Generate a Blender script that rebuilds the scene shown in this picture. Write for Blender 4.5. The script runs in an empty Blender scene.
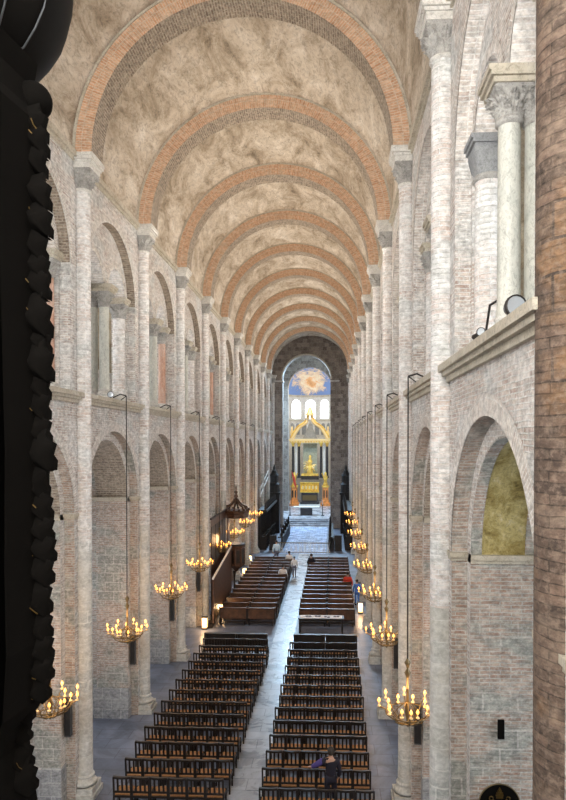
import bpy, math, random
from math import sin, cos, pi, sqrt, radians as R, tan
random.seed(7)
S = bpy.context.scene
COL = S.collection
# ---------------------------------------------------------------- camera
EYE = 9.05
cd = bpy.data.cameras.new('camera'); cam = bpy.data.objects.new('camera', cd); COL.objects.link(cam)
cam.location = (2.255, 0, EYE)
cam.rotation_euler = (R(90) - .0126, 0, .0446)
cd.sensor_width = 36; cd.lens = 36 * 620 / 800
cd.shift_x = -21.7 / 800; cd.shift_y = 51 / 800
cd.clip_start = .05; cd.clip_end = 300
S.camera = cam
# ---------------------------------------------------------------- world, exposure
w = bpy.data.worlds.new('sky'); S.world = w; w.use_nodes = True
w.node_tree.nodes['Background'].inputs[0].default_value = (.60, .75, 1, 1)
w.node_tree.nodes['Background'].inputs[1].default_value = .35
S.view_settings.view_transform = 'Standard'; S.view_settings.look = 'None'
S.view_settings.gamma = 1; S.view_settings.exposure = 0.48
# daylight of the big west window behind the organ gallery, and two added lamps
def area(name, loc, rot, sx, sy, power, colr):
    l = bpy.data.lights.new(name, 'AREA'); l.shape = 'RECTANGLE'; l.size = sx; l.size_y = sy
    l.energy = power; l.color = colr
    o = bpy.data.objects.new(name, l); o.location = loc; o.rotation_euler = rot; COL.objects.link(o); return o
area('west_window_light', (0, -3.3, 13.0), (R(90), 0, 0), 5.5, 5.5, 1300, (1, .94, .86))
area('added_crossing_light', (-.5, 72.5, 19.6), (R(-36), 0, 0), 5, 4, 6200, (.50, .75, 1))  # added unseen light that brightens the choir floor and central path
area('added_altar_light', (-.8, 78.4, 18.4), (R(30), 0, 0), 3.5, 1.2, 800, (1, .84, .60))  # added warm lamp, unseen above the choir arch, to brighten the altar

# ---------------------------------------------------------------- materials
MATS = {}
class NT:
    def __init__(s, name):
        s.m = bpy.data.materials.new(name); s.m.use_nodes = True; s.t = s.m.node_tree
        s.b = s.t.nodes['Principled BSDF']; MATS[name] = s.m
    def n(s, ty, **kw):
        nd = s.t.nodes.new(ty)
        for k, v in kw.items():
            if k in nd.inputs.keys(): nd.inputs[k].default_value = v
            else: setattr(nd, k, v)
        return nd
    def l(s, a, b): s.t.links.new(a, b)
def c4(c): return (c[0], c[1], c[2], 1)
def plain(name, col, rough=.7, metal=0, emit=None, es=0, noise=0, nscale=8):
    k = NT(name); b = k.b
    b.inputs['Base Color'].default_value = c4(col); b.inputs['Roughness'].default_value = rough; b.inputs['Metallic'].default_value = metal
    if emit:
        b.inputs['Emission Color'].default_value = c4(emit); b.inputs['Emission Strength'].default_value = es
    if noise:
        tc = k.n('ShaderNodeTexCoord'); no = k.n('ShaderNodeTexNoise', Scale=nscale, Detail=5.0)
        k.l(tc.outputs['Object'], no.inputs['Vector'])
        mx = k.n('ShaderNodeMix', data_type='RGBA', blend_type='MIX')
        rp = k.n('ShaderNodeMapRange'); rp.inputs[1].default_value = .35; rp.inputs[2].default_value = .65
        k.l(no.outputs[0], rp.inputs[0]); k.l(rp.outputs[0], mx.inputs['Factor'])
        mx.inputs[6].default_value = c4([x * (1 - noise) for x in col]); mx.inputs[7].default_value = c4([min(1, x * (1 + noise)) for x in col])
        k.l(mx.outputs[2], b.inputs['Base Color'])
        bp = k.n('ShaderNodeBump', Strength=.3, Distance=.02); k.l(no.outputs[0], bp.inputs['Height']); k.l(bp.outputs[0], b.inputs['Normal'])
    return k.m
def brick(name, c1, c2, mort, bw=.33, bh=.062, ms=.011, pale=None, pf=.5, rough=.85, patch=None, bump=.6, offset=.5, dark=0, dirt=.6):
    """coursed masonry read from UVs in metres; 'pale' = limewash mixed in by noise, 'patch' = other stone in blotches"""
    k = NT(name); b = k.b
    tc = k.n('ShaderNodeTexCoord')
    nz = k.n('ShaderNodeTexNoise', Scale=3.0, Detail=4.0); k.l(tc.outputs['UV'], nz.inputs['Vector'])
    ad = k.n('ShaderNodeMixRGB', blend_type='ADD'); ad.inputs[0].default_value = .05
    k.l(tc.outputs['UV'], ad.inputs[1]); k.l(nz.outputs[1], ad.inputs[2])
    br = k.n('ShaderNodeTexBrick', offset=offset)
    br.inputs['Scale'].default_value = 1; br.inputs['Brick Width'].default_value = bw; br.inputs['Row Height'].default_value = bh
    br.inputs['Mortar Size'].default_value = ms; br.inputs['Mortar Smooth'].default_value = .4
    br.inputs['Color1'].default_value = c4(c1); br.inputs['Color2'].default_value = c4(c2); br.inputs['Mortar'].default_value = c4(mort)
    k.l(ad.outputs[0], br.inputs['Vector'])
    cur = br.outputs[0]
    g = k.n('ShaderNodeNewGeometry')
    mp = k.n('ShaderNodeMapping'); k.l(g.outputs['Position'], mp.inputs[0]); mp.inputs['Scale'].default_value = (.8, .8, 1.3)
    if patch:
        n3 = k.n('ShaderNodeTexNoise', Scale=.9, Detail=3.0); k.l(mp.outputs[0], n3.inputs['Vector'])
        r3 = k.n('ShaderNodeMapRange'); r3.inputs[1].default_value = .52; r3.inputs[2].default_value = .60; k.l(n3.outputs[0], r3.inputs[0])
        b2 = k.n('ShaderNodeTexBrick'); b2.inputs['Scale'].default_value = 1; b2.inputs['Brick Width'].default_value = .55; b2.inputs['Row Height'].default_value = .3
        b2.inputs['Mortar Size'].default_value = .015; b2.inputs['Color1'].default_value = c4(patch); b2.inputs['Color2'].default_value = c4([x * .8 for x in patch]); b2.inputs['Mortar'].default_value = c4(mort)
        k.l(ad.outputs[0], b2.inputs['Vector'])
        mx = k.n('ShaderNodeMixRGB'); k.l(r3.outputs[0], mx.inputs[0]); k.l(cur, mx.inputs[1]); k.l(b2.outputs[0], mx.inputs[2]); cur = mx.outputs[0]
    if pale:
        n1 = k.n('ShaderNodeTexNoise', Scale=1.7, Detail=8.0, Roughness=.7); k.l(mp.outputs[0], n1.inputs['Vector'])
        r1 = k.n('ShaderNodeMapRange'); r1.inputs[1].default_value = .62 - pf * .35; r1.inputs[2].default_value = .78 - pf * .2; r1.inputs[4].default_value = .85
        k.l(n1.outputs[0], r1.inputs[0])
        mx = k.n('ShaderNodeMixRGB'); k.l(r1.outputs[0], mx.inputs[0]); k.l(cur, mx.inputs[1]); mx.inputs[2].default_value = c4(pale); cur = mx.outputs[0]
    if pale:
        n5 = k.n('ShaderNodeTexNoise', Scale=14.0, Detail=4.0, Roughness=.7); k.l(tc.outputs['UV'], n5.inputs['Vector'])
        r5 = k.n('ShaderNodeMapRange'); r5.inputs[1].default_value = .47; r5.inputs[2].default_value = .60; r5.inputs[4].default_value = .55; k.l(n5.outputs[0], r5.inputs[0])
        mx = k.n('ShaderNodeMixRGB'); k.l(r5.outputs[0], mx.inputs[0]); k.l(cur, mx.inputs[1]); mx.inputs[2].default_value = c4(pale); cur = mx.outputs[0]
    n2 = k.n('ShaderNodeTexNoise', Scale=9.0, Detail=6.0, Roughness=.75); k.l(mp.outputs[0], n2.inputs['Vector'])
    r2 = k.n('ShaderNodeMapRange'); r2.inputs[1].default_value = .3; r2.inputs[2].default_value = .6; r2.inputs[3].default_value = 1 - dirt; r2.inputs[4].default_value = 1.0
    k.l(n2.outputs[0], r2.inputs[0])
    mu = k.n('ShaderNodeMixRGB', blend_type='MULTIPLY'); mu.inputs[0].default_value = 1; k.l(cur, mu.inputs[1]); k.l(r2.outputs[0], mu.inputs[2])
    k.l(mu.outputs[0], b.inputs['Base Color']); b.inputs['Roughness'].default_value = rough
    bp = k.n('ShaderNodeBump', Strength=bump, Distance=.02)
    m3 = k.n('ShaderNodeMath', operation='ADD'); m3.inputs[1].default_value = 0
    k.l(br.outputs['Fac'], m3.inputs[0]); iv = k.n('ShaderNodeMath', operation='SUBTRACT'); k.l(n2.outputs[0], iv.inputs[0]); k.l(m3.outputs[0], iv.inputs[1])
    k.l(iv.outputs[0], bp.inputs['Height']); k.l(bp.outputs[0], b.inputs['Normal'])
    return k.m
def plaster(name, cols, scale=1.2, rough=.9, stretch=(1, .45, 1), bump=.5, crack=True):
    k = NT(name); b = k.b
    g = k.n('ShaderNodeNewGeometry'); mp = k.n('ShaderNodeMapping'); k.l(g.outputs['Position'], mp.inputs[0]); mp.inputs['Scale'].default_value = stretch
    n1 = k.n('ShaderNodeTexNoise', Scale=scale, Detail=10.0, Roughness=.72, Distortion=.6); k.l(mp.outputs[0], n1.inputs['Vector'])
    rp = k.n('ShaderNodeValToRGB'); k.l(n1.outputs[0], rp.inputs[0])
    el = rp.color_ramp.elements; el[0].position = .28; el[1].position = .68
    el[0].color = c4(cols[0]); el[1].color = c4(cols[-1])
    for i, c in enumerate(cols[1:-1]):
        e = el.new(.28 + .4 * (i + 1) / (len(cols) - 1)); e.color = c4(c)
    n2 = k.n('ShaderNodeTexNoise', Scale=scale * 7, Detail=8.0, Roughness=.8, Distortion=1.2); k.l(mp.outputs[0], n2.inputs['Vector'])
    r2 = k.n('ShaderNodeMapRange'); r2.inputs[1].default_value = .36; r2.inputs[2].default_value = .52; r2.inputs[3].default_value = .55; k.l(n2.outputs[0], r2.inputs[0])
    mu = k.n('ShaderNodeMixRGB', blend_type='MULTIPLY'); mu.inputs[0].default_value = 1; k.l(rp.outputs[0], mu.inputs[1]); k.l(r2.outputs[0], mu.inputs[2])
    k.l(mu.outputs[0], b.inputs['Base Color']); b.inputs['Roughness'].default_value = rough
    bp = k.n('ShaderNodeBump', Strength=bump, Distance=.04); k.l(n2.outputs[0], bp.inputs['Height']); k.l(bp.outputs[0], b.inputs['Normal'])
    return k.m
brick('nave_wall', (.46, .33, .27), (.70, .62, .55), (.86, .85, .82), pale=(.88, .87, .85), pf=.55, bump=1, patch=(.66, .66, .64))
brick('pier_brick', (.42, .27, .20), (.55, .44, .36), (.62, .60, .56), pale=(.66, .63, .58), pf=.25, patch=(.40, .41, .37), bump=.9)
brick('column_brick', (.60, .46, .39), (.84, .78, .72), (.92, .91, .89), bw=.42, bh=.085, pale=(.93, .93, .92), pf=.7, bump=1, patch=(.74, .75, .72), dirt=.5)
brick('dark_column_brick', (.075, .05, .038), (.19, .125, .09), (.06, .042, .032), bw=.9, bh=.095, ms=.006, pale=(.27, .20, .15), pf=.4, patch=(.24, .14, .075), dirt=.7, bump=1)
brick('lower_column', (.50, .50, .46), (.62, .60, .54), (.72, .72, .68), bw=1.2, bh=.36, ms=.01, pale=(.74, .73, .70), pf=.5, patch=(.5, .52, .50), dirt=.35)
brick('block_stone', (.30, .31, .33), (.42, .42, .42), (.56, .56, .56), bw=.62, bh=.34, ms=.02, pale=(.55, .55, .54), pf=.3, bump=.9)
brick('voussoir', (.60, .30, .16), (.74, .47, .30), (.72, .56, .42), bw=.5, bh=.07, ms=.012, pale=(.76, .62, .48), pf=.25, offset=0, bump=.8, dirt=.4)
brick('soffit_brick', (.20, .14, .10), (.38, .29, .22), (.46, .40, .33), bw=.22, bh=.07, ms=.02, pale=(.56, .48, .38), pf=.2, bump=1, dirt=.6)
brick('ring_brick', (.56, .46, .40), (.74, .69, .62), (.84, .82, .79), bw=.4, bh=.07, ms=.012, pale=(.80, .78, .75), pf=.5, offset=0)
brick('crossing_stone', (.12, .09, .075), (.36, .31, .26), (.30, .27, .24), bw=.42, bh=.42, ms=.02, pale=(.34, .28, .24), pf=.3, dirt=.6)
k = MATS['crossing_stone']
plaster('vault_plaster', [(.10, .075, .045), (.40, .33, .25), (.60, .53, .44), (.76, .71, .64)])
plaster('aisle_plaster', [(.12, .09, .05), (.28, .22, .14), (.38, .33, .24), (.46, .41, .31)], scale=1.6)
plaster('mossy_plaster', [(.10, .075, .02), (.38, .29, .09), (.64, .54, .24), (.82, .76, .56)], scale=2.4, bump=1)
plaster('pale_stone', [(.50, .48, .44), (.66, .64, .60), (.76, .75, .71)], scale=2.5, stretch=(1, 1, 1), bump=.25)
plaster('marble', [(.40, .42, .38), (.55, .56, .51), (.66, .65, .58)], scale=1.4, stretch=(2, 2, 1), rough=.5, bump=.1)
plaster('red_marble', [(.42, .20, .13), (.56, .34, .25), (.66, .5, .42)], scale=2, stretch=(2, 2, 1), rough=.6, bump=.2)
plaster('capital_stone', [(.16, .155, .145), (.38, .37, .35), (.50, .49, .46)], scale=3.0, stretch=(1, 1, 1), bump=.4)
plaster('grey_block', [(.20, .21, .22), (.28, .29, .30), (.36, .37, .37)], scale=3.0, stretch=(1, 1, 1), bump=.2)
plaster('cornice_stone', [(.36, .32, .24), (.52, .47, .38), (.60, .56, .48)], scale=2.2, stretch=(1, 1, 1), bump=.4)
def floor_mat(name, c1, c2, mort, bw, bh, rough, ms=.012, blot=.5):
    k = NT(name); b = k.b; g = k.n('ShaderNodeNewGeometry')
    br = k.n('ShaderNodeTexBrick'); br.inputs['Scale'].default_value = 1; br.inputs['Brick Width'].default_value = bw; br.inputs['Row Height'].default_value = bh
    br.inputs['Mortar Size'].default_value = ms; br.inputs['Color1'].default_value = c4(c1); br.inputs['Color2'].default_value = c4(c2); br.inputs['Mortar'].default_value = c4(mort)
    k.l(g.outputs['Position'], br.inputs['Vector'])
    n = k.n('ShaderNodeTexNoise', Scale=1.1, Detail=8.0, Roughness=.65, Distortion=.8); k.l(g.outputs['Position'], n.inputs['Vector'])
    r = k.n('ShaderNodeMapRange'); r.inputs[1].default_value = .35; r.inputs[2].default_value = .62; r.inputs[3].default_value = blot; r.inputs[4].default_value = 1.15; k.l(n.outputs[0], r.inputs[0])
    mu = k.n('ShaderNodeMixRGB', blend_type='MULTIPLY'); mu.inputs[0].default_value = 1; k.l(br.outputs[0], mu.inputs[1]); k.l(r.outputs[0], mu.inputs[2])
    k.l(mu.outputs[0], b.inputs['Base Color']); b.inputs['Roughness'].default_value = rough
    r2 = k.n('ShaderNodeMapRange'); r2.inputs[3].default_value = rough - .12; r2.inputs[4].default_value = rough + .2; k.l(n.outputs[0], r2.inputs[0]); k.l(r2.outputs[0], b.inputs['Roughness'])
    bp = k.n('ShaderNodeBump', Strength=.25, Distance=.01, invert=True); k.l(br.outputs['Fac'], bp.inputs['Height']); k.l(bp.outputs[0], b.inputs['Normal'])
floor_mat('floor_stone', (.13, .155, .22), (.18, .20, .26), (.09, .10, .14), 1.0, .6, .38)
floor_mat('path_stone', (.34, .36, .41), (.44, .46, .51), (.20, .22, .26), .9, .55, .24, blot=.6)
floor_mat('choir_marble', (.36, .46, .66), (.52, .62, .80), (.24, .32, .52), .5, .5, .22, ms=.04, blot=.8)
plain('dark_wood', (.011, .007, .005), .45, noise=.5, nscale=6)
plain('pew_wood', (.085, .040, .021), .4, noise=.4, nscale=5)
plain('pulpit_wood', (.075, .034, .018), .4, noise=.45, nscale=6)
plain('black_wood', (.012, .010, .009), .6, noise=.5, nscale=7)
plain('ebony', (.003, .0025, .002), .95)  # black wood, darkened further for the shadow the organ case stands in
plain('ebony_gilt', (.004, .0035, .003), .6)
for q_ in ('ebony', 'ebony_gilt'): MATS[q_].node_tree.nodes['Principled BSDF'].inputs['Specular IOR Level'].default_value = .08
plain('dull_gilt', (.13, .08, .022), .4, metal=.7)
plain('rush', (.34, .16, .055), .8, noise=.3, nscale=30)
plain('iron', (.035, .032, .03), .5, metal=.6)
plain('brass', (.17, .125, .06), .4, metal=.7)
plain('gold', (.95, .55, .12), .4, metal=.2, noise=.35, nscale=3)
plain('gilt_pale', (.85, .66, .34), .4, metal=.2)
plain('amber_panel', (.95, .42, .04), .5, noise=.35, nscale=5)
plain('copper_panel', (.80, .30, .08), .5, noise=.3, nscale=4)
plain('black_marble', (.03, .03, .035), .25)
plain('white_marble', (.80, .80, .78), .35, noise=.1)
plain('grey_green', (.36, .38, .30), .6, noise=.2)
plain('bulb', (1, .7, .3), .5, emit=(1, .33, .04), es=3.6)
plain('lantern_glow', (1, .7, .4), .5, emit=(1, .56, .20), es=1.8)
plain('window_sky', (.9, .95, 1), .5, emit=(.82, .91, 1), es=9)
plain('window_bright', (.9, .95, 1), .5, emit=(.96, .97, 1), es=19)
plain('window_apse', (.9, .95, 1), .5, emit=(.80, .90, 1), es=5)
plain('lead', (.3, .3, .3), .6)
plain('paper', (.82, .82, .84), .7)
plain('paper_dark', (.12, .12, .16), .7)
plain('speaker_grey', (.05, .055, .06), .5)
plain('lens_glass', (.5, .55, .6), .1, metal=.4)
plain('skin', (.45, .27, .19), .6)
plain('dark_hair', (.02, .014, .01), .6)
plain('dark_coat', (.006, .005, .014), .8)
plain('purple_cloth', (.07, .05, .22), .8)
plain('blue_cloth', (.05, .14, .42), .8)
plain('pale_blue_cloth', (.55, .72, .86), .8)
plain('white_cloth', (.80, .80, .82), .8)
plain('red_cloth', (.62, .05, .03), .8)
plain('red_flag', (.55, .06, .04), .8)
# fresco of the half dome: pale gold cloud in a blue sky
k = NT('fresco'); g_ = k.n('ShaderNodeNewGeometry'); sb_ = k.n('ShaderNodeVectorMath', operation='SUBTRACT'); sb_.inputs[1].default_value = (-.95, 0, 18.1); k.l(g_.outputs['Position'], sb_.inputs[0])
mp = k.n('ShaderNodeMapping'); k.l(sb_.outputs[0], mp.inputs[0]); mp.inputs['Scale'].default_value = (.36, .0, .50)
ln = k.n('ShaderNodeVectorMath', operation='LENGTH'); k.l(mp.outputs[0], ln.inputs[0])
n = k.n('ShaderNodeTexNoise', Scale=1.0, Detail=7.0, Roughness=.7, Distortion=1.0); k.l(g_.outputs['Position'], n.inputs['Vector'])
m = k.n('ShaderNodeMath', operation='MULTIPLY_ADD'); m.inputs[1].default_value = 1.1; k.l(n.outputs[0], m.inputs[0])
m0 = k.n('ShaderNodeMath', operation='MULTIPLY'); m0.inputs[1].default_value = .50; k.l(ln.outputs[1], m0.inputs[0]); k.l(m0.outputs[0], m.inputs[2])
rp = k.n('ShaderNodeValToRGB'); k.l(m.outputs[0], rp.inputs[0]); e = rp.color_ramp.elements
e[0].position = .50; e[0].color = (.72, .36, .16, 1); e[1].position = 1.12; e[1].color = (.04, .12, .42, 1)
for p_, c_ in ((.64, (.95, .55, .25, 1)), (.74, (.98, .88, .68, 1)), (.86, (.90, .66, .42, 1)), (.97, (.50, .48, .52, 1)), (1.04, (.20, .32, .62, 1))):
    q = e.new(p_); q.color = c_
k.l(rp.outputs[0], k.b.inputs['Base Color']); k.b.inputs['Roughness'].default_value = .8

# ---------------------------------------------------------------- mesh builder
class MB:
    def __init__(s): s.v = []; s.f = []; s.uv = []; s.mi = []; s.mats = []; s.sm = []
    def mat(s, name):
        if name not in s.mats: s.mats.append(name)
        return s.mats.index(name)
    def face(s, pts, m, uvs=None, smooth=False):
        i = len(s.v); s.v += [tuple(p) for p in pts]; s.f.append(tuple(range(i, i + len(pts))))
        if uvs is None:
            ax = [max(p[a] for p in pts) - min(p[a] for p in pts) for a in range(3)]
            if ax[2] < 1e-4: uvs = [(p[0], p[1]) for p in pts]
            elif ax[1] >= ax[0]: uvs = [(p[1], p[2]) for p in pts]
            else: uvs = [(p[0], p[2]) for p in pts]
        s.uv += list(uvs); s.mi.append(s.mat(m)); s.sm.append(smooth)
    def box(s, x0, x1, y0, y1, z0, z1, m):
        p = [(x, y, z) for z in (z0, z1) for y in (y0, y1) for x in (x0, x1)]
        for q in ((0, 1, 5, 4), (3, 2, 6, 7), (2, 0, 4, 6), (1, 3, 7, 5), (4, 5, 7, 6), (2, 3, 1, 0)): s.face([p[i] for i in q], m)
    def bar(s, a, b, w, h, m, up=(0, 0, 1)):
        from mathutils import Vector as V
        a = V(a); b = V(b); d = (b - a).normalized(); u = V(up)
        if abs(d.dot(u)) > .98: u = V((0, 1, 0))
        x = d.cross(u).normalized() * w / 2; y = x.cross(d).normalized() * h / 2
        p = [a - x - y, a + x - y, a + x + y, a - x + y, b - x - y, b + x - y, b + x + y, b - x + y]
        for q in ((0, 1, 2, 3), (7, 6, 5, 4), (0, 4, 5, 1), (1, 5, 6, 2), (2, 6, 7, 3), (3, 7, 4, 0)): s.face([p[i] for i in q], m)
    def grid(s, rows, m, closed=False, uvf=None, smooth=True, shared=True):
        """rows of points -> quads with shared vertices"""
        i0 = len(s.v); nr = len(rows); nc = len(rows[0])
        for r in rows: s.v += [tuple(p) for p in r]
        mi = s.mat(m)
        for a in range(nr - 1):
            for b in range(nc if closed else nc - 1):
                b2 = (b + 1) % nc
                s.f.append((i0 + a * nc + b, i0 + a * nc + b2, i0 + (a + 1) * nc + b2, i0 + (a + 1) * nc + b))
                if uvf: s.uv += [uvf(a, b), uvf(a, b + 1), uvf(a + 1, b + 1), uvf(a + 1, b)]
                else: s.uv += [(b * .1, a * .1), (b * .1 + .1, a * .1), (b * .1 + .1, a * .1 + .1), (b * .1, a * .1 + .1)]
                s.mi.append(mi); s.sm.append(smooth)
    def cap(s, pts, m): s.face(pts, m, [(p[0], p[1]) for p in pts])
    def lathe(s, prof, m, c=(0, 0), n=20, a0=0, a1=2 * pi, smooth=True, caps=True):
        full = abs(a1 - a0 - 2 * pi) < 1e-6; k = n if full else n + 1
        rm = max(r for r, z in prof)
        ang = [a0 + (a1 - a0) * i / n for i in range(k)]
        rows = [[(c[0] + r * cos(t), c[1] + r * sin(t), z) for t in ang] for r, z in prof]
        st = (a1 - a0) / n * rm
        s.grid(rows, m, closed=full, uvf=lambda a, b: (b * st, prof[a][1]), smooth=smooth)
        if caps and full:
            if prof[0][0] > 1e-4: s.cap(rows[0][::-1], m)
            if prof[-1][0] > 1e-4: s.cap(rows[-1], m)
    def tube(s, pts, r, m, n=6, rf=None):
        from mathutils import Vector as V
        P = [V(p) for p in pts]; rows = []
        for i, p in enumerate(P):
            d = (P[min(i + 1, len(P) - 1)] - P[max(i - 1, 0)]).normalized()
            u = V((0, 0, 1)) if abs(d.z) < .95 else V((1, 0, 0))
            x = d.cross(u).normalized(); y = x.cross(d)
            rr = r if rf is None else rf(i / (len(P) - 1)) * r
            rows.append([tuple(p + x * rr * cos(t) + y * rr * sin(t)) for t in [2 * pi * j / n for j in range(n)]])
        s.grid(rows, m, closed=True); s.cap(rows[0][::-1], m); s.cap(rows[-1], m)
    def ball(s, c, r, m, n=10, k=7, sz=1):
        s.lathe([(max(1e-5, r * sin(pi * i / k)), c[2] - r * sz * cos(pi * i / k)) for i in range(k + 1)], m, (c[0], c[1]), n, caps=False)
    def mesh(s, name):
        me = bpy.data.meshes.new(name); me.from_pydata(s.v, [], s.f)
        for q in s.mats: me.materials.append(MATS[q])
        uv = me.uv_layers.new(name='UVMap'); flat = [c for p in s.uv for c in p]
        uv.data.foreach_set('uv', flat)
        me.polygons.foreach_set('material_index', s.mi); me.polygons.foreach_set('use_smooth', s.sm)
        me.update(); return me
    def build(s, name, parent=None, kind=None, loc=None):
        o = bpy.data.objects.new(name, s.mesh(name)); COL.objects.link(o)
        if parent: o.parent = parent
        if kind: o['kind'] = kind
        if loc: o.location = loc
        return o
def tag(o, label, cat, group=None):
    o['label'] = label; o['category'] = cat
    if group: o['group'] = group
    return o
def empty(name, loc, label=None, cat=None, group=None, rz=0):
    o = bpy.data.objects.new(name, None); COL.objects.link(o); o.location = loc; o.rotation_euler = (0, 0, rz); o.empty_display_size = .2
    if label: tag(o, label, cat, group)
    return o
def copy_tree(o, parent=None):
    c = o.copy(); COL.objects.link(c)
    if parent: c.parent = parent
    for ch in o.children: copy_tree(ch, c)
    return c
def place(proto, first, loc, label, rz=0):
    o = proto if first else copy_tree(proto)
    o.location = loc; o.rotation_euler = (0, 0, rz); o['label'] = label
    return o
ORD = ['first', 'second', 'third', 'fourth', 'fifth', 'sixth', 'seventh', 'eighth', 'ninth', 'tenth', 'eleventh', 'twelfth', 'thirteenth', 'fourteenth', 'fifteenth', 'sixteenth']

def arch_panel(mb, P, u0, u1, v1, uc, r, vb, vs, w0, w1, mf, ms, n=28, back=True, jamb=None, bottom=False):
    """wall slab in the u-v plane between depths w0 and w1 with one round-arched opening; P maps (u, v, w) to a point"""
    def q(a, b, w, m=mf): mb.face([P(*a, w), P(b[0], a[1], w), P(*b, w), P(a[0], b[1], w)], m, [a, (b[0], a[1]), b, (a[0], b[1])])
    for w in ((w0, w1) if back else (w0,)):
        if u0 < uc - r - 1e-6: q((u0, vb), (uc - r, v1), w)
        if u1 > uc + r + 1e-6: q((uc + r, vb), (u1, v1), w)
        for i in range(n):
            a, b = pi - pi * i / n, pi - pi * (i + 1) / n
            ua, va, ub, vb2 = uc + r * cos(a), vs + r * sin(a), uc + r * cos(b), vs + r * sin(b)
            mb.face([P(ua, va, w), P(ub, vb2, w), P(ub, v1, w), P(ua, v1, w)], mf, [(ua, va), (ub, vb2), (ub, v1), (ua, v1)])
    for i in range(n):
        a, b = pi - pi * i / n, pi - pi * (i + 1) / n
        mb.face([P(uc + r * cos(a), vs + r * sin(a), w0), P(uc + r * cos(b), vs + r * sin(b), w0), P(uc + r * cos(b), vs + r * sin(b), w1), P(uc + r * cos(a), vs + r * sin(a), w1)],
                ms, [(w0, r * a), (w0, r * b), (w1, r * b), (w1, r * a)])
    if vb < vs - 1e-6:
        for uu in (uc - r, uc + r):
            mb.face([P(uu, vb, w0), P(uu, vb, w1), P(uu, vs, w1), P(uu, vs, w0)], jamb or ms, [(w0, vb), (w1, vb), (w1, vs), (w0, vs)])
    if bottom:
        for a, b in ((u0, uc - r), (uc + r, u1)):
            mb.face([P(a, vb, w0), P(b, vb, w0), P(b, vb, w1), P(a, vb, w1)], mf)
def ring(mb, P, uc, vs, r0, r1, w0, w1, m, n=28, edge=None, sides=True):
    """semicircular band of voussoirs, front face at w0"""
    for i in range(n):
        a, b = pi - pi * i / n, pi - pi * (i + 1) / n
        def p(r, t, w): return P(uc + r * cos(t), vs + r * sin(t), w)
        rm = r1
        mb.face([p(r0, a, w0), p(r0, b, w0), p(r1, b, w0), p(r1, a, w0)], m, [(r0, rm * a), (r0, rm * b), (r1, rm * b), (r1, rm * a)])
        if sides:
            mb.face([p(r1, a, w0), p(r1, b, w0), p(r1, b, w1), p(r1, a, w1)], edge or m, [(w0, rm * a), (w0, rm * b), (w1, rm * b), (w1, rm * a)])
            mb.face([p(r0, a, w0), p(r0, b, w0), p(r0, b, w1), p(r0, a, w1)], edge or m, [(w0, rm * a), (w0, rm * b), (w1, rm * b), (w1, rm * a)])

# ---------------------------------------------------------------- measures
B = 5.04; Y0 = 15.6
YB = [Y0 + B * i for i in range(-2, 11)]      # pier lines, 5.52 ... 66
YEND = YB[-1]
ZSP, ZST, ZTRIB = 7.25, 10.15, 13.5           # arcade springing, string course, gallery arch springing
ZV = 16.25; RV = 4.2                          # vault springing and radius
WX = 4.2
# ---------------------------------------------------------------- floors
mb = MB(); mb.face([(-9, -4, 0), (9, -4, 0), (9, 67, 0), (-9, 67, 0)], 'floor_stone'); mb.build('floor', kind='structure')
mb = MB(); mb.box(-.46, .48, 2, 50.5, 0, .012, 'path_stone'); mb.box(-2.1, 1.75, 50.5, 66.4, 0, .02, 'choir_marble'); mb.build('floor_path', kind='structure')
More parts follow.
